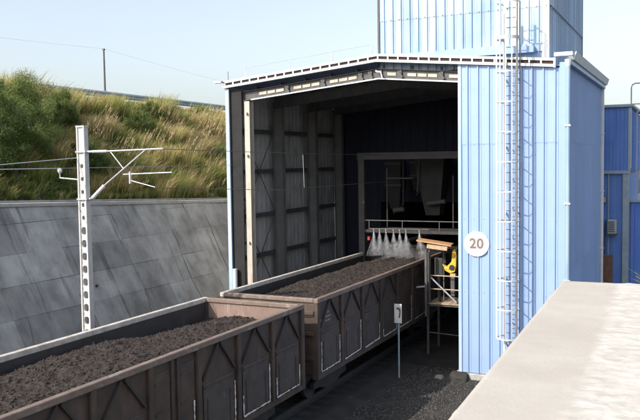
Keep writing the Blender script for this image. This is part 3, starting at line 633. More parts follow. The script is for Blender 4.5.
# ------------------------------------------------------------------ wagons
WL, WX = 13.0, 1.6; ZT, ZB = 3.14, 1.0
def make_wagon():
    root = thing('coal_wagon', '', 'wagon', (TX, 0, 0))        # origin: front end of the body at y = 0, runs to y = WL
    for s in (1, -1):
        x = s*1.52
        B(min(x, x-s*.03), max(x, x-s*.03), .03, WL-.03, ZB, ZT-.10).build('side_panel', 'wagon', root)
        xi = x-s*.034
        B(min(xi, xi-s*.004), max(xi, xi-s*.004), .06, WL-.06, ZB+.1, ZT-.12).build('inner_plate', 'innerdark', root)
        # rim
        xa, xb = sorted((s*1.46, s*1.60)); B(xa, xb, 0, WL, ZT-.13, ZT).build('top_rail', 'rim' if s > 0 else 'rimsunlit', root, bevel=.02)
        xa, xb = sorted((s*1.50, s*1.585)); B(xa, xb, .02, WL-.02, ZB-.14, ZB).build('bottom_sill', 'wagon', root)
        pitch = (WL-.2)/8
        for k in range(9):
            y = .1+k*pitch
            m = MB(); xa, xb = sorted((s*1.522, s*1.597)); m.box(xa, xb, y-.07, y+.07, ZB, ZT-.13); m.build('side_post', 'wagon', root, bevel=.012)
        for k in range(8):
            y0 = .1+k*pitch+.1; y1 = y0+pitch-.2; yc = (y0+y1)/2; xo = s*1.522
            if k == 4:
                for yy in (yc-.1, yc+.1):
                    xa, xb = sorted((xo, s*1.565)); B(xa, xb, yy-.04, yy+.04, ZB, ZT-.14).build('door_rib', 'wagon', root)
                for q in (y0+.02, yc+.16):
                    xa, xb = sorted((xo, s*1.55)); B(xa, xb, q, q+.5, ZB+.12, ZT-.3).build('door', 'wagon', root, bevel=.01)
                    for zz in (1.3, 2.0, 2.6):
                        xa, xb = sorted((s*1.55, s*1.566)); B(xa, xb, q+.02, q+.48, zz, zz+.05).build('hinge_strap', 'wagon', root)
                continue
            for yy in (y0-.0, y1+.0):     # inverted V brace
                m = MB(); sg_ = 1 if yy < yc else -1; d = Vector((0, yc-sg_*.05, ZT-.16)); e = Vector((0, yy+sg_*.06, ZT-.85))
                m.bar((s*1.545, e.y, e.z), (s*1.545, d.y, d.z), .05, .075, up=(s, 0, 0)); m.build('diagonal_brace', 'brace', root)
            xa, xb = sorted((xo, s*1.548)); B(xa, xb, y0+.10, y1-.10, ZB+.05, ZT-.95).build('door', 'doorplate', root, bevel=.012)
            xa, xb = sorted((s*1.549, s*1.565)); B(xa, xb, y0+.13, y1-.13, ZT-1.05, ZT-1.0).build('door_bar', 'wagon', root)
            for yy in (y0+.25, y1-.25):
                B(xa, xb, yy-.025, yy+.025, ZB+.0, ZB+.85).build('hinge_strap', 'wagon', root)
    for y, s in ((0, -1), (WL, 1)):
        ya, yb = sorted((y-s*.04, y-s*.075)); B(-1.485, 1.485, ya, yb, ZB, ZT-.1).build('end_panel', 'wagon', root)
        ya, yb = sorted((y-s*.076, y-s*.082)); B(-1.48, 1.48, ya, yb, ZB+.1, ZT-.11).build('inner_end_plate', 'inside', root)
        ya, yb = sorted((y+s*.0, y-s*.13)); B(-1.46, 1.46, ya, yb, ZT-.12, ZT+.002).build('end_rail', 'rim', root, bevel=.02)
        for zz in (1.45, 2.15, 2.75):
            ya, yb = sorted((y-s*.038, y+s*.03)); B(-1.48, 1.48, ya, yb, zz-.05, zz+.05).build('end_rib', 'wagon', root, bevel=.01)
        for sx in (-1.5, 1.5):
            ya, yb = sorted((y-s*.0, y-s*.12)); B(sx-.09, sx+.09, ya, yb, ZB-.14, ZT-.13).build('corner_post', 'wagon', root)
        cpn = thing_part('coupler', root)
        m = MB(); ya, yb = sorted((y, y+s*.34)); m.box(-.09, .09, ya, yb, .80, .98); ya, yb = sorted((y+s*.30, y+s*.47)); m.box(-.15, .13, ya, yb, .74, 1.04); m.build('coupler', 'darksteel', root, bevel=.02)
        MB().tube([(.35, y, .85), (.33, y+s*.2, .60), (.25, y+s*.45, .52)], .03, 6).build('brake_hose', 'black', root)
        # end ladder
        for zz in (1.3, 1.65, 2.0, 2.35, 2.7): MB().tube([(1.45, y+s*.0, zz), (1.45, y+s*.07, zz), (1.05, y+s*.07, zz), (1.05, y+s*.0, zz)], .012, 5).build('rung', 'darksteel', root)
    B(-1.5, 1.5, .05, WL-.05, ZB-.06, ZB-.0).build('floor', 'darksteel', root); B(-.2, .2, .1, WL-.1, ZB-.42, ZB-.07).build('centre_sill', 'darksteel', root)
    for by in (1.9, WL-1.9):
        for sx in (-1, 1):
            m = MB(); x = sx*1.0; m.prism([(by-1.15, .50), (by-1.15, .33), (by-.75, .30), (by-.35, .18), (by+.35, .18), (by+.75, .30), (by+1.15, .33), (by+1.15, .50), (by+.5, .66), (by-.5, .66)], 'x', x-.07, x+.07); m.build('side_frame', 'darksteel', root, bevel=.02)
        for dy in (-.9, .9):
            wh = MB().tube([(-.9, by+dy, .42), (.9, by+dy, .42)], .08, 10).build('axle', 'darksteel', root)
            for sx in (-1, 1):
                MB().tube([(sx*.70, by+dy, .42), (sx*.82, by+dy, .42)], .42, 24).build('wheel', 'darksteel', wh)
    return root
def thing_part(n, r): return None
MT['brace'] = mat('dark oily brace steel', (.035, .029, .027), (.05, .04, .037), .65, scale=3)
MT['doorplate'] = mat('grimy door plate', (.062, .050, .046), (.09, .073, .066), .7, scale=2, c3=(.16, .15, .15), s3=(5, 5, 5), a3=.4, t3=(.56, .7), bump=.02, bscale=20)
wgA = make_wagon(); wgA.location = (TX, 18.42-WL, 0)
wgB = copy_to(wgA, None, (TX, 19.22, 0)); wgC = copy_to(wgA, None, (TX, 33.2, 0))
tag(wgA, 'nearest brown open coal wagon at the lower left filled with coal'); tag(wgB, 'brown open coal wagon half inside the shed, second in the train')
tag(wgC, 'dark coal wagon deep inside the shed beyond the water sprays')
def chalk(root, pts, w=.022):     # irregular chalk line on the right side of a wagon, pts in (y,z)
    P = []
    for (a, b), (c, d) in zip(pts, pts[1:]):
        n = max(2, int(math.hypot(c-a, d-b)/.05))
        P += [(a+(c-a)*k/n+random.uniform(-.006, .006), b+(d-b)*k/n+random.uniform(-.006, .006)) for k in range(n)]
    P.append(pts[-1]); x = 1.570; V = []; F = []
    for i, (a, b) in enumerate(P):
        p, q = P[max(0, i-1)], P[min(len(P)-1, i+1)]; L = math.hypot(q[0]-p[0], q[1]-p[1]) or 1; ww = w*random.uniform(.3, 1.2)/2
        if random.random() < .08: ww *= .2
        ny_, nz_ = -(q[1]-p[1])/L*ww, (q[0]-p[0])/L*ww
        V += [(x, a-ny_, b-nz_), (x, a+ny_, b+nz_), (x-.004, a+ny_, b+nz_), (x-.004, a-ny_, b-nz_)]
        if i: o = 4*i; F += [(o-4+k, o-4+(k+1) % 4, o+(k+1) % 4, o+k) for k in range(4)]
    m = MB().add(V, F+[(3, 2, 1, 0), (len(V)-4, len(V)-3, len(V)-2, len(V)-1)])
    m.build('chalk_line', 'chalk', root)
pt = (WL-.2)/8
for root, bays, left in ((wgA, (4, 5, 6, 7), .0), (wgB, (0, 1, 2, 3, 4, 5), .0)):
    for k in bays:
        y0 = .1+k*pt+.18; y1 = .1+(k+1)*pt-.18; z0 = 1.03; tl = random.choice((.25, .35, .5)); tr_ = random.choice((.55, .75, .95))
        if root is wgB and k == 0: pts = [(y0, z0+.85), (y0-.005, z0+.05), (y0+.03, z0), (y1, z0+.02), (y1, z0+.8)]
        elif random.random() < .4: pts = [(y0, z0+tl), (y0, z0), (y1, z0+.02), (y1, z0+tr_)]
        else: pts = [(y0, z0-.01), (y1, z0+.03), (y1, z0+tr_)]
        chalk(root, pts, .046)
for k, (a, b, w_, h_) in enumerate([(.28, 2.45, .16, .05), (.26, 2.32, .1, .12), (.62, 2.5, .4, .05), (.60, 2.38, .34, .05), (.70, 2.62, .2, .05), (.3, 2.1, .12, .04)]):
    B(1.5225, 1.526, a, a+w_, b, b+h_).build('stencil_mark', 'stencil', wgB)

# coal loads
def coal(y0, y1, zc, label, seed, lo):
    nx, ny = 110, 460; xs = np.linspace(-1.48, 1.48, nx); ys = np.linspace(y0+.09, y1-.09, ny); V = []
    for y in ys:
        for x in xs:
            e = min(1, (1.48-abs(x))/.8); ey = min(1, min(y-y0, y1-y)/1.0)
            z = zc+.10*e*ey-.06*(1-e)+.09*noise.noise((x*.9, y*.55, seed))+.05*noise.noise((x*2.6, y*2.2, seed+4))+.035*noise.noise((x*7, y*7, seed+8))+.012*noise.noise((x*17, y*17, seed+9))
            n2 = noise.noise((x*11, y*11, seed+2)); z += .035*max(0, n2)**.7
            if lo: z += lo(x, y)
            V.append((TX+x, y, z))
    V = np.array(V); i, j = np.meshgrid(np.arange(ny-1), np.arange(nx-1), indexing='ij'); a = (i*nx+j).ravel(); F = np.stack([a, a+1, a+nx+1, a+nx], -1)
    n = 22000; k = rng.integers(0, len(V), n); rad = .006+.034*rng.random(n)**6; lv, lf = lumps(V[k]+np.stack([rng.uniform(-.02, .02, n), rng.uniform(-.02, .02, n), rad*.3], -1), rad)
    Vq = np.concatenate([V, lv]); Fq_ = [tuple(q) for q in F]+[tuple(q+len(V)) for q in lf]
    me = bpy.data.meshes.new('coal_load'); me.from_pydata(Vq.tolist(), [], Fq_); me.materials.append(MT['coal']); o = bpy.data.objects.new('coal_load', me); COL.objects.link(o)
    return tag(o, label, 'coal', kind='stuff')
coal(18.42-WL, 18.42, 2.62, 'crushed dark brown coal heaped in the nearest wagon', 1.3, lambda x, y: -.22*math.exp(-((y-17.2)/.45)**2-((x+1.2)/.5)**2)+.22*min(1, max(0, (16.3-y)/3)))
coal(19.22, 19.22+WL, 2.80, 'crushed dark coal filling the wagon that enters the shed', 5.1, lambda x, y: -.25*max(0, -x-1.0)-.10*max(0, 20.0-y))
tag(B(TX-1.47, TX+1.47, 33.3, 46.1, 2.3, 2.7).build('coal_load', 'coal'), 'coal in the wagon deep inside the shed', 'coal', kind='stuff')

# ------------------------------------------------------------------ catenary
MX, MY = -14.3, 15.57
mast = thing('catenary_mast', 'pale concrete catenary mast with a row of oval holes beside the nearest wagon', 'mast', (MX, MY, Gz))
Ht = 7.9-Gz; w0, w1 = .31, .27
def mw(z): return w0+(w1-w0)*z/Ht
for s in (-1, 1):
    m = MB(); a = s*mw(0)/2; b = s*mw(Ht)/2; f0 = .05
    m.add([(a, -.085, 0), (a-s*f0, -.085, 0), (a-s*f0, .085, 0), (a, .085, 0), (b, -.08, Ht), (b-s*f0, -.08, Ht), (b-s*f0, .08, Ht), (b, .08, Ht)], [(0, 1, 2, 3), (7, 6, 5, 4), (0, 4, 5, 1), (1, 5, 6, 2), (2, 6, 7, 3), (3, 7, 4, 0)])
    m.build('flange', 'mast', mast, bevel=.012)
def webplate(z0, z1, hw, hh):       # web segment with an oval hole
    m = MB(); zc = (z0+z1)/2; W = mw(zc)/2-.049; n = 24; ys = (-.05, -.01)
    outer = []; inner = []
    for k in range(n):
        a = 2*math.pi*(k+.5)/n; c, s_ = math.cos(a), math.sin(a); sc = 1/max(abs(c), abs(s_)); outer.append((W*c*sc, zc+(z1-z0)/2*s_*sc))
        pw = .75; inner.append((hw*math.copysign(abs(c)**pw, c), zc+hh*math.copysign(abs(s_)**pw, s_)))
    vs = [(p[0], y, p[1]) for y in ys for p in outer+inner]; fs = []
    for k in range(n):
        j = (k+1) % n; fs += [(k, j, n+j, n+k), (2*n+k, 3*n+k, 3*n+j, 2*n+j), (n+k, n+j, 3*n+j, 3*n+k)]
    return m.add(vs, fs)
z = 0.0
while z < Ht-.02:
    if z < 5.6: z1 = z+.335; webplate(z, z1, .080, .10).build('web', 'mast', mast)
    else:
        z1 = min(z+.335, Ht)
        webplate(z, z1, .045, .055).build('web', 'mast', mast) if z < 7.3 else B(-.09, .09, -.05, -.01, z, z1).build('web', 'mast', mast)
    z = z1
B(-.14, .14, -.085, .085, Ht, Ht+.04).build('mast_cap', 'mast', mast)
ct = thing('cantilever_arm', 'galvanised cantilever bracket with grey insulators reaching right from the concrete mast', 'cantilever', (0, 0, 0))
def insulator(p, q, r, name='insulator'):
    p = Vector(p); q = Vector(q); n = 9; pts = []; rs = []
    for k in range(n):
        for dt, rr in ((0, r*.55), (.35, r), (.6, r), (.95, r*.55)): pts.append(p.lerp(q, (k+dt)/n)); rs.append(rr)
    MB().tube(pts, rs, 10).build(name, 'porcelain', ct)
y = MY
MB().tube([(-14.15, y, 7.27), (-13.98, y, 7.27)], .03, 8).build('hinge', 'galv', ct); insulator((-13.98, y, 7.27), (-13.5, y, 7.27), .04)
MB().tube([(-13.5, y, 7.27), (-11.75, y, 7.30)], .02, 8).build('top_tube', 'galv', ct)
MB().tube([(-14.15, y, 6.04), (-14.02, y, 6.08)], .03, 8).build('hinge', 'galv', ct); insulator((-14.02, y, 6.08), (-13.62, y, 6.40), .052)
MB().tube([(-13.62, y, 6.40), (-12.3, y, 7.27)], .02, 8).build('diagonal_tube', 'galv', ct)
MB().tube([(-13.38, y, 7.25), (-12.98, y, 6.82)], .014, 8).build('brace_tube', 'galv', ct)
MB().tube([(-13.0, y, 6.68), (-11.5, y, 6.72)], .016, 8).build('registration_tube', 'galv', ct); MB().tube([(-12.75, y, 6.7), (-12.75, y, 6.52), (-12.02, y, 6.36)], [.014, .014, .010], 8).build('steady_arm', 'galv', ct)
MB().tube([(-12.78, y, 6.75), (-12.78, y, 6.45)], .035, 6).build('clamp', 'galv', ct)
for z in (7.27, 6.05): m = MB(); m.box(-14.46, -14.13, y-.10, y+.10, z-.022, z+.022); m.build('mast_band', 'galv', ct)
fb = thing('feeder_bracket', 'small steel arm with a round insulator on the left of the concrete mast', 'bracket', (0, 0, 0))
MB().tube([(-14.42, y, 6.55), (-15.1, y, 6.60)], .02, 6).build('arm', 'galv', fb); MB().tube([(-15.1, y, 6.60), (-15.1, y, 6.72)], .015, 6).build('pin', 'galv', fb); MB().tube([(-15.1, y, 6.72), (-15.1, y, 6.78), (-15.1, y, 6.86)], [.03, .065, .04], 10).build('insulator', 'porcelain', fb)
wire('feeder_wire', [(-15.1, y, 6.85), (-15.1, -10, 6.9)], .012, 'wire', 'wire running left from the round insulator on the mast')
wire('feeder_wire', [(-15.1, y, 6.85), (-15.75, 25.2, 6.85)], .007, 'wire', 'thin wire running right from the mast insulator to the shed corner')
wire('stay_wire', [(-14.42, y, 7.12), (-15.1, 12.6, 6.9)], .012, 'wire', 'short sloping stay wire on the left of the concrete mast')
wire('messenger_wire', [(-11.9, y, 7.30), (TX, 48, 7.25)], .009, 'wiredark', 'upper overhead line from the cantilever tip into the shed', .12)
wire('contact_wire', [(-12.0, y, 6.34), (TX, 20, 6.12), (TX, 48, 6.1)], .009, 'wiredark', 'lower overhead contact line entering the shed above the coal')
dp = tag(MB().tube([(TX-.15, 21.9, 7.15), (TX-.12, 21.9, 6.13)], .008, 5).build('dropper', 'wire'), 'short pale vertical dropper between the two overhead lines at the shed mouth', 'dropper')

# ------------------------------------------------------------------ inner gantry with sprays
gt = thing('inner_gantry', 'dark steel portal frame with a railed walkway inside the shed above the train', 'gantry', (0, 0, 0))
GY = 30.0
m = MB(); m.box(-12.7, -7.2, GY-.12, GY+.12, 6.98, 7.26); m.build('top_beam', 'darksteel', gt)
B(-12.66, -12.4, GY-.12, GY+.12, Gz, 6.98).build('leg', 'darksteel', gt); B(-7.6, -7.34, GY-.12, GY+.12, Gz, 6.98).build('leg', 'darksteel', gt)
B(-12.45, -7.6, GY-.1, GY+1.2, 3.98, 4.1).build('walkway', 'darksteel', gt); MB().tube([(-12.4, GY-.1, 4.48), (-7.65, GY-.1, 4.48)], .022, 6).build('handrail', 'steel', gt)
for x in (-12.2, -10.75, -9.2, -7.9): MB().tube([(x, GY-.1, 4.1), (x, GY-.1, 4.48)], .022, 6).build('rail_post', 'steel', gt)
for x, z1 in ((-11.55, 6.6), (-8.75, 6.3)): MB().tube([(x, GY+.3, 4.1), (x, GY+.3, z1)], .03, 6).build('riser', 'darksteel', gt)
MB().tube([(-11.55, GY+.3, 6.2), (-10.4, GY+.3, 6.2)], .03, 6).build('cross_pipe', 'darksteel', gt)
ch = thing('loading_chute', 'dark hanging loading chute behind the gantry walkway', 'chute', (-10.1, 32, 4.6))
m = MB(); m.add([(-.25, -.3, 0), (.35, -.3, 0), (.35, .3, 0), (-.25, .3, 0), (-.7, -.7, 2.6), (.7, -.7, 2.6), (.7, .7, 2.6), (-.7, .7, 2.6)], [(0, 3, 2, 1), (4, 5, 6, 7), (0, 1, 5, 4), (1, 2, 6, 5), (2, 3, 7, 6), (3, 0, 4, 7)]); m.build('hopper', 'shadeblack', ch)
MB().tube([(-.1, -.55, .5), (.75, -.75, .62)], .09, 10).build('cylinder', 'darksteel', ch); MB().tube([(-1.6, -.55, .2), (-1.1, -.6, .26)], .1, 10).build('motor', 'darksteel', ch)
MB().tube([(-.35, -.72, 2.5), (-.5, -.65, 1.0)], .03, 6).build('strut', 'darksteel', ch)
for q, (x_, y_, w_, h_) in enumerate(((-12.0, 32.6, .7, 2.1), (-8.4, 32.2, .6, 2.6), (-11.2, 33.3, .5, 1.3))):
    hm = thing('hanging_hopper', ('left dark hopper in the gloom behind the gantry', 'right dark hopper in the gloom behind the gantry', 'short dark hopper behind the gantry, between the left hopper and the chute')[q], 'hopper', (x_, y_, 6.9-h_))
    m = MB(); m.add([(-w_*.3, -.2, 0), (w_*.3, -.2, 0), (w_*.3, .2, 0), (-w_*.3, .2, 0), (-w_/2, -.4, h_*.5), (w_/2, -.4, h_*.5), (w_/2, .4, h_*.5), (-w_/2, .4, h_*.5), (-w_/2, -.4, h_), (w_/2, -.4, h_), (w_/2, .4, h_), (-w_/2, .4, h_)], [(0, 3, 2, 1), (8, 9, 10, 11)]+[(a+k, a+(k+1) % 4, a+4+(k+1) % 4, a+4+k) for a in (0, 4) for k in range(4)]); m.build('shell', 'shadeblack', hm, bevel=.015)
    for zz in (.5, .95): B(-w_/2-.03, w_/2+.03, -.44, -.40, h_*zz-.04, h_*zz+.04).build('stiffener', 'darksteel', hm)
    MB().tube([(w_/2+.1, -.3, h_), (w_/2+.1, -.35, .2), (0, -.3, -.2)], .035, 6).build('pipe', 'darksteel', hm)
sb = thing('spray_bar', 'horizontal water pipe with spray nozzles over the coal inside the shed', 'spray pipe', (0, 0, 0)); SYb = 29.2
MB().tube([(-11.9, SYb, 4.20), (-9.4, SYb, 4.22)], .022, 8).build('pipe', 'steel', sb); MB().tube([(-11.92, SYb-.03, 3.74), (-11.92, SYb-.03, 3.88)], .06, 8).build('valve', 'red', sb)
mist = bpy.data.materials.new('water mist'); mist.use_nodes = True; t_ = mist.node_tree; N = t_.nodes.new
tr = N('ShaderNodeBsdfTransparent'); df = N('ShaderNodeBsdfDiffuse'); df.inputs[0].default_value = (.85, .88, .92, 1); tl = N('ShaderNodeBsdfTranslucent'); tl.inputs[0].default_value = (.85, .88, .92, 1)
m1 = N('ShaderNodeMixShader'); m2 = N('ShaderNodeMixShader'); nzz = N('ShaderNodeTexNoise'); nzz.inputs['Scale'].default_value = 9; mr = N('ShaderNodeMapRange'); mr.inputs[1].default_value = .35; mr.inputs[2].default_value = .8; mr.inputs[3].default_value = .03; mr.inputs[4].default_value = .30
gg = N('ShaderNodeNewGeometry'); vm = N('ShaderNodeVectorMath'); vm.operation = 'MULTIPLY'; vm.inputs[1].default_value = (1, 1, .6); L_ = t_.links.new
sz_ = N('ShaderNodeSeparateXYZ'); L_(gg.outputs['Position'], sz_.inputs[0]); fz = N('ShaderNodeMapRange'); fz.inputs[1].default_value = 3.05; fz.inputs[2].default_value = 4.12; fz.inputs[3].default_value = .25; fz.inputs[4].default_value = 1.25; L_(sz_.outputs[2], fz.inputs[0]); mu = N('ShaderNodeMath'); mu.operation = 'MULTIPLY'; L_(mr.outputs[0], mu.inputs[0]); L_(fz.outputs[0], mu.inputs[1])
L_(gg.outputs['Position'], vm.inputs[0]); L_(vm.outputs[0], nzz.inputs['Vector']); L_(nzz.outputs[0], mr.inputs[0]); L_(df.outputs[0], m1.inputs[1]); L_(tl.outputs[0], m1.inputs[2]); L_(mu.outputs[0], m2.inputs[0]); L_(tr.outputs[0], m2.inputs[1]); L_(m1.outputs[0], m2.inputs[2]); L_(m2.outputs[0], t_.nodes['Material Output'].inputs[0])
MT['mist'] = mist
MT['drop'] = mat('water droplets', (.8, .84, .88), (.9, .92, .95), .2)
names = ['leftmost water jet, beside the red valve', 'second water jet from the red valve', 'third water jet from the left over the coal', 'middle water jet over the coal', 'fifth water jet from the left over the coal', 'sixth water jet from the left over the coal', 'water jet standing apart at the right, nearest the orange plate']
for k, x in enumerate((-11.72, -11.47, -11.2, -10.88, -10.62, -10.36, -9.80)):
    nz_ = MB().tube([(x, SYb, 4.19), (x, SYb, 4.12)], [.03, .018], 8).build('nozzle', 'galv', sb)
    jt = thing('water_jet', names[k]+' spraying inside the shed', 'water spray', (x, SYb, 3.74), 'water jets over the coal')
    top = .37; ln = random.uniform(.85, 1.15); lx = random.uniform(-.02, .16)
    for q, rr in enumerate((.05, .10, .17)):
        m = MB(); m.tube([(0, 0, top), (lx*.15, -.01, .1-.05*q), (lx*.6, -.02, -.3*ln), (lx*1.3, -.03, -.68*ln)], [.012, rr*.6, rr*1.3, rr*2.1], 14, cap=False); m.build('mist_sheet', 'mist', jt, smooth=True)
    n = 700; tt = rng.random(n)**.8; zz = top-tt*(1.05+top); rad = .012+.24*tt; aa = rng.uniform(0, 6.28, n); rr = rad*rng.random(n)**.7
    pp = np.stack([rr*np.cos(aa)+lx*1.2*tt**1.5, rr*np.sin(aa), zz], -1); vv, ff = lumps(pp, rng.uniform(.0015, .004, n)); o = npmesh('droplets', vv, ff, 'drop'); o.parent = jt

# ------------------------------------------------------------------ side platform with the yellow machine
pf = thing('work_platform', 'rusty steel work platform with railings between the wagon and the shed front', 'platform', (0, 0, 0))
PX0, PX1, PY0, PY1, PZ = -8.95, -7.7, 27.6, 29.0, 1.62
B(PX0, PX1, PY0, PY1, PZ-.08, PZ).build('deck_frame', 'steel', pf)
for k in range(6):
    a = PX0+.01+k*.205; B(a, a+.195, PY0-.04, PY1, PZ, PZ+.035).build('plank', 'planks', pf)
for x in (PX0, PX1):
    for yy in (PY0+.04, PY1-.04):
        B(x-.04, x+.04, yy-.04, yy+.04, Gz, PZ+1.9 if (x == PX0 and yy < 28) else PZ+1.05).build('post', 'steel', pf)
for z in (PZ+.55, PZ+1.05):
    MB().tube([(PX0, PY0+.04, z), (PX1, PY0+.04, z)], .022, 6).build('rail', 'planks', pf)
    MB().tube([(PX1, PY0, z), (PX1, PY1, z)], .022, 6).build('rail', 'steel', pf)
MB().tube([(PX0+.1, PY0, PZ+1.0), (PX1-.15, PY0-.02, PZ+.1)], .03, 6).build('diagonal', 'galv', pf)
MB().tube([(PX0, PY0, .55), (PX1, PY0, .5)], .022, 6).build('lower_rail', 'steel', pf)
B(PX0-.02, PX0+.06, PY0-.3, PY0-.2, 1.2, 3.65).build('mast_post', 'steel', pf); MB().bar((PX0-.35, PY0-.25, 2.25), (PX0-.02, PY0-.25, 2.30), .05, .06).build('foot_peg', 'galv', pf)
tp = thing('tilted_plate', 'orange lit steel plate roofing the work platform beside the water jets', 'plate', (0, 0, 0))
MB().bar((-9.35, 27.7, 3.98), (-8.1, 27.9, 3.80), .75, .05).build('plate', 'orange', tp); MB().bar((-8.9, 27.4, 3.78), (-8.15, 27.45, 3.70), .1, .14).build('edge_beam', 'planks', tp)
B(-8.88, -8.82, 27.5, 27.56, 1.7, 3.8).build('post', 'steel', tp); B(-8.45, -8.41, 27.9, 27.94, 1.7, 3.78).build('post', 'steel', tp)
ym = thing('sampling_machine', 'yellow hook shaped machine on the work platform in the shed mouth', 'machine', (-8.12, 27.9, 2.75)); ym.scale = (.8, .8, .8)
m = MB(); m.prism([(-.42, .42), (-.22, .30), (-.10, .42), (.02, .55), (.04, .95), (.10, 1.12), (.22, 1.10), (.26, .8), (.24, .35), (.18, .08), (-.05, .0), (-.28, .12)], 'y', -.14, .14); m.build('body', 'yellow', ym, bevel=.03)
MB().tube([(.05, -.17, .28), (.05, .17, .28)], .13, 14).build('drum', 'black', ym); B(-.05, .2, -.12, .12, -.14, 0).build('base', 'planks', ym); B(-.03, .15, -.1, .1, -1.05, -.14).build('pedestal', 'steel', ym)
MB().tube([(-.3, 0, .45), (-.35, 0, .9), (-.1, 0, 1.05)], .04, 8).build('hose', 'black', ym)

kb2 = thing('control_cabinet', 'small grey control cabinet on the work platform left of the yellow machine', 'cabinet', (-8.6, 27.95, 2.68))
B(-.16, .14, -.1, .1, 0, .62).build('casing', 'steel', kb2, bevel=.01); B(-.13, .11, -.112, -.1005, .04, .58).build('door', 'darksteel', kb2); B(-.03, .03, -.05, .05, -1.03, 0).build('stand', 'darksteel', kb2)
MB().tube([(.1, 0, .62), (.2, -.05, .85), (.42, 0, .8)], .02, 6).build('cable', 'black', kb2)
# marker post in front of wagon
mp = thing('marker_post', 'thin steel post with a small white plate beside the second wagon', 'marker post', (-8.86, 24.2, Gz))
MB().tube([(0, 0, 0), (0, 0, 2.45)], .03, 8).build('post', 'bluegrey', mp); B(-.13, .13, -.06, -.04, 1.86, 2.50).build('plate', 'white', mp, bevel=.004)
m = MB(); m.prism([(x_, z_-.18) for x_, z_ in [(.02, 2.22), (.07, 2.22), (.10, 2.42), (.09, 2.52), (.03, 2.57), (-.06, 2.55), (-.04, 2.49), (.02, 2.49), (.05, 2.42)]], 'y', -.066, -.0605); m.build('mark', 'steel', mp)

# ------------------------------------------------------------------ parapet in the foreground
pz = H-1.5
par = thing('concrete_parapet', 'wide sunlit pale concrete wall top in the lower right foreground', 'wall', (0, 0, 0))
def edge(Y): return -1.27-.034*(Y-3.7)
def rough_edge(Y): return edge(Y)+.655+.012*math.sin(Y*3.1)+.018*math.sin(Y*7.7+1)
m = MB(); y0, y1 = -4, 9.86
m.add([(edge(y0), y0, Gz), (6, y0, Gz), (6, y1+.16, Gz), (edge(y1), y1, Gz), (edge(y0), y0, pz-.015), (6, y0, pz-.015), (6, y1+.16, pz-.015), (edge(y1), y1, pz-.015)], [(0, 3, 2, 1), (4, 5, 6, 7), (0, 1, 5, 4), (1, 2, 6, 5), (2, 3, 7, 6), (3, 0, 4, 7)]); m.build('wall_body', 'concpale', par)
cm = MT['concpale'].copy(); cm.name = 'concrete wall top with rough screed'; MT['walltop'] = cm; t_ = cm.node_tree; N = t_.nodes.new; L_ = t_.links.new
ge = N('ShaderNodeNewGeometry'); sp = N('ShaderNodeSeparateXYZ'); L_(ge.outputs['Position'], sp.inputs[0])
def mth(op, a, b):
    n_ = N('ShaderNodeMath'); n_.operation = op
    for k_, v_ in ((0, a), (1, b)):
        if hasattr(v_, 'node'): L_(v_, n_.inputs[k_])
        else: n_.inputs[k_].default_value = v_
    return n_.outputs[0]
def noi(sc, det=8, st=(1, 1, 1)):
    v_ = N('ShaderNodeVectorMath'); v_.operation = 'MULTIPLY'; v_.inputs[1].default_value = st; L_(ge.outputs['Position'], v_.inputs[0])
    n_ = N('ShaderNodeTexNoise'); n_.inputs['Scale'].default_value = sc; n_.inputs['Detail'].default_value = det; n_.inputs['Roughness'].default_value = .7; L_(v_.outputs[0], n_.inputs['Vector']); return n_.outputs['Fac']
d_ = mth('ADD', sp.outputs[0], mth('MULTIPLY', sp.outputs[1], .034)); d_ = mth('ADD', d_, mth('MULTIPLY', noi(5, 10), .16)); mr_ = N('ShaderNodeMapRange'); mr_.inputs[1].default_value = -.44; mr_.inputs[2].default_value = -.37; L_(d_, mr_.inputs[0])
[(setattr(q_.inputs['Strength'], 'default_value', .55), setattr(q_.inputs['Distance'], 'default_value', .005)) for q_ in t_.nodes if q_.type == 'BUMP']
b_ = t_.nodes['Principled BSDF']; old = b_.inputs['Base Color'].links[0].from_socket
def mixc(f_, a_, c_):
    x_ = N('ShaderNodeMix'); x_.data_type = 'RGBA'; L_(f_, x_.inputs[0])
    for q_, v_ in ((6, a_), (7, c_)):
        if hasattr(v_, 'node'): L_(v_, x_.inputs[q_])
        else: x_.inputs[q_].default_value = (*v_, 1)
    return x_.outputs[2]
def rmp(f_, a_, c_): n_ = N('ShaderNodeMapRange'); n_.inputs[1].default_value = a_; n_.inputs[2].default_value = c_; L_(f_, n_.inputs[0]); return n_.outputs[0]
rc = mixc(rmp(noi(4, 12, (1, 2.5, 1)), .35, .65), (.42, .39, .345), (.60, .575, .525)); rc = mixc(mth('MULTIPLY', rmp(noi(16, 10, (1, 2.2, 1)), .55, .66), .65), rc, (.32, .285, .235))
sm = mixc(mth('MULTIPLY', rmp(noi(2.2, 12), .45, .7), .5), old, (.44, .405, .36)); sm = mixc(mth('MULTIPLY', rmp(noi(70, 3), .66, .72), .7), sm, (.24, .21, .18))
L_(mixc(mr_.outputs[0], sm, rc), b_.inputs['Base Color'])
step = .016; ys = np.arange(2.6, y1+.04, .036); ys[-1] = y1; xs_ = np.arange(0, 2.9, .024); V = []; F = []
for y in ys:
    for i, dx in enumerate(xs_):
        x = edge(y)+dx; e = min(1, i/1.5); mk = min(1, max(0, (dx-.62+.16*(noise.noise((x*5, y*5, 1))))/.08))
        z = pz+.0025*noise.noise((x*4, y*4, 3))+mk*(.005+.006*noise.noise((x*7, y*10, 2))+.007*noise.noise((x*16, y*17, 4)))+.0012*noise.noise((x*33, y*33, 7))
        ch = .010*noise.noise((x*3, y*5, 3))+.010*max(0, noise.noise((3, y*13, 5)))**1
        V.append((x+(ch if i == 0 else 0), y+(.16*dx/7.3+.008*noise.noise((x*6, 1, 1)) if y == y1 else 0), z-(.016 if i == 0 else 0)))
nx = len(xs_)
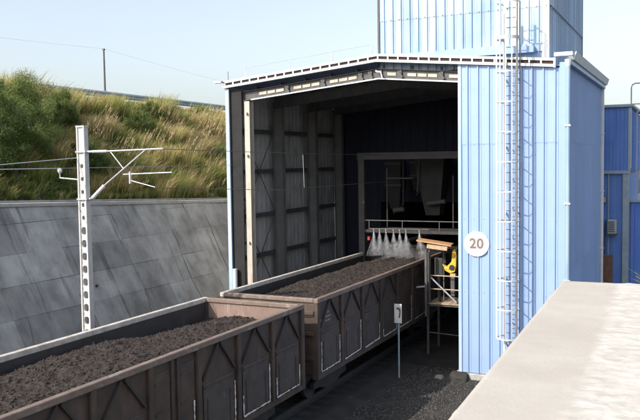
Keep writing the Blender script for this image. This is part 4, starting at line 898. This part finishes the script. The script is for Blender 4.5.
for i in range(len(ys)-1):
    for j in range(nx-1): a = i*nx+j; F.append((a, a+1, a+nx+1, a+nx))
per = list(range(nx))+[i*nx+nx-1 for i in range(1, len(ys))]+[(len(ys)-1)*nx+j for j in range(nx-2, -1, -1)]+[i*nx for i in range(len(ys)-2, 0, -1)]; nv = len(V)
for q in per: V.append((V[q][0], V[q][1], pz-.03))
for k in range(len(per)): F.append((per[k], nv+k, nv+(k+1) % len(per), per[(k+1) % len(per)]))
o = npmesh('top_surface', V, F, 'walltop', smooth=True); o.parent = par
B(-1.1, 6, y0, 2.59, pz-.02, pz+.001).build('top_slab', 'walltop', par); B(1.6, 6, 2.6, y1, pz-.02, pz+.002).build('top_slab', 'walltop', par)
n = 90; gy_ = rng.uniform(3.4, 9.7, n); gx_ = np.array([edge(q) for q in gy_])+rng.normal(.66, .10, n); vv, ff = lumps(np.stack([gx_, gy_, np.full(n, pz+.003)], -1), rng.uniform(.002, .005, n))
tag(npmesh('mortar_crumbs', vv, ff, 'walltop'), 'tiny crumbs of mortar scattered on the pale concrete wall top', 'crumbs', kind='stuff')
# plant behind the parapet
pl = thing('spiky_plant', 'spiky green and straw coloured palm like plant behind the wall at the right edge', 'plant', (-.72, 15.0, Gz))
MB().tube([(0, 0, 0), (.05, 0, 2.6), (0, 0, 4.85)], [.14, .11, .09], 8).build('trunk', 'bark', pl)
fr = []
for k in range(46):
    a = random.uniform(0, 6.28); e = random.uniform(.0, 1.15); L = random.uniform(.5, .85); d = Vector((math.cos(a)*math.cos(e), math.sin(a)*math.cos(e), math.sin(e))); s = Vector((-math.sin(a), math.cos(a), 0))*.022
    V = []; 
    for i in range(6):
        t = i/5; c = Vector((0, 0, 4.8))+d*L*t-Vector((0, 0, .35*L*t*t)); ww = s*(1-t*.93); V += [tuple(c-ww), tuple(c+Vector((0, 0, .008))), tuple(c+ww)]
    F = [(3*i+j, 3*i+j+1, 3*i+j+4, 3*i+j+3) for i in range(5) for j in (0, 1)]
    o = npmesh('frond', V, F, 'frond', [random.choice((.1, .4, .7, .95))]*len(V)); o.parent = pl
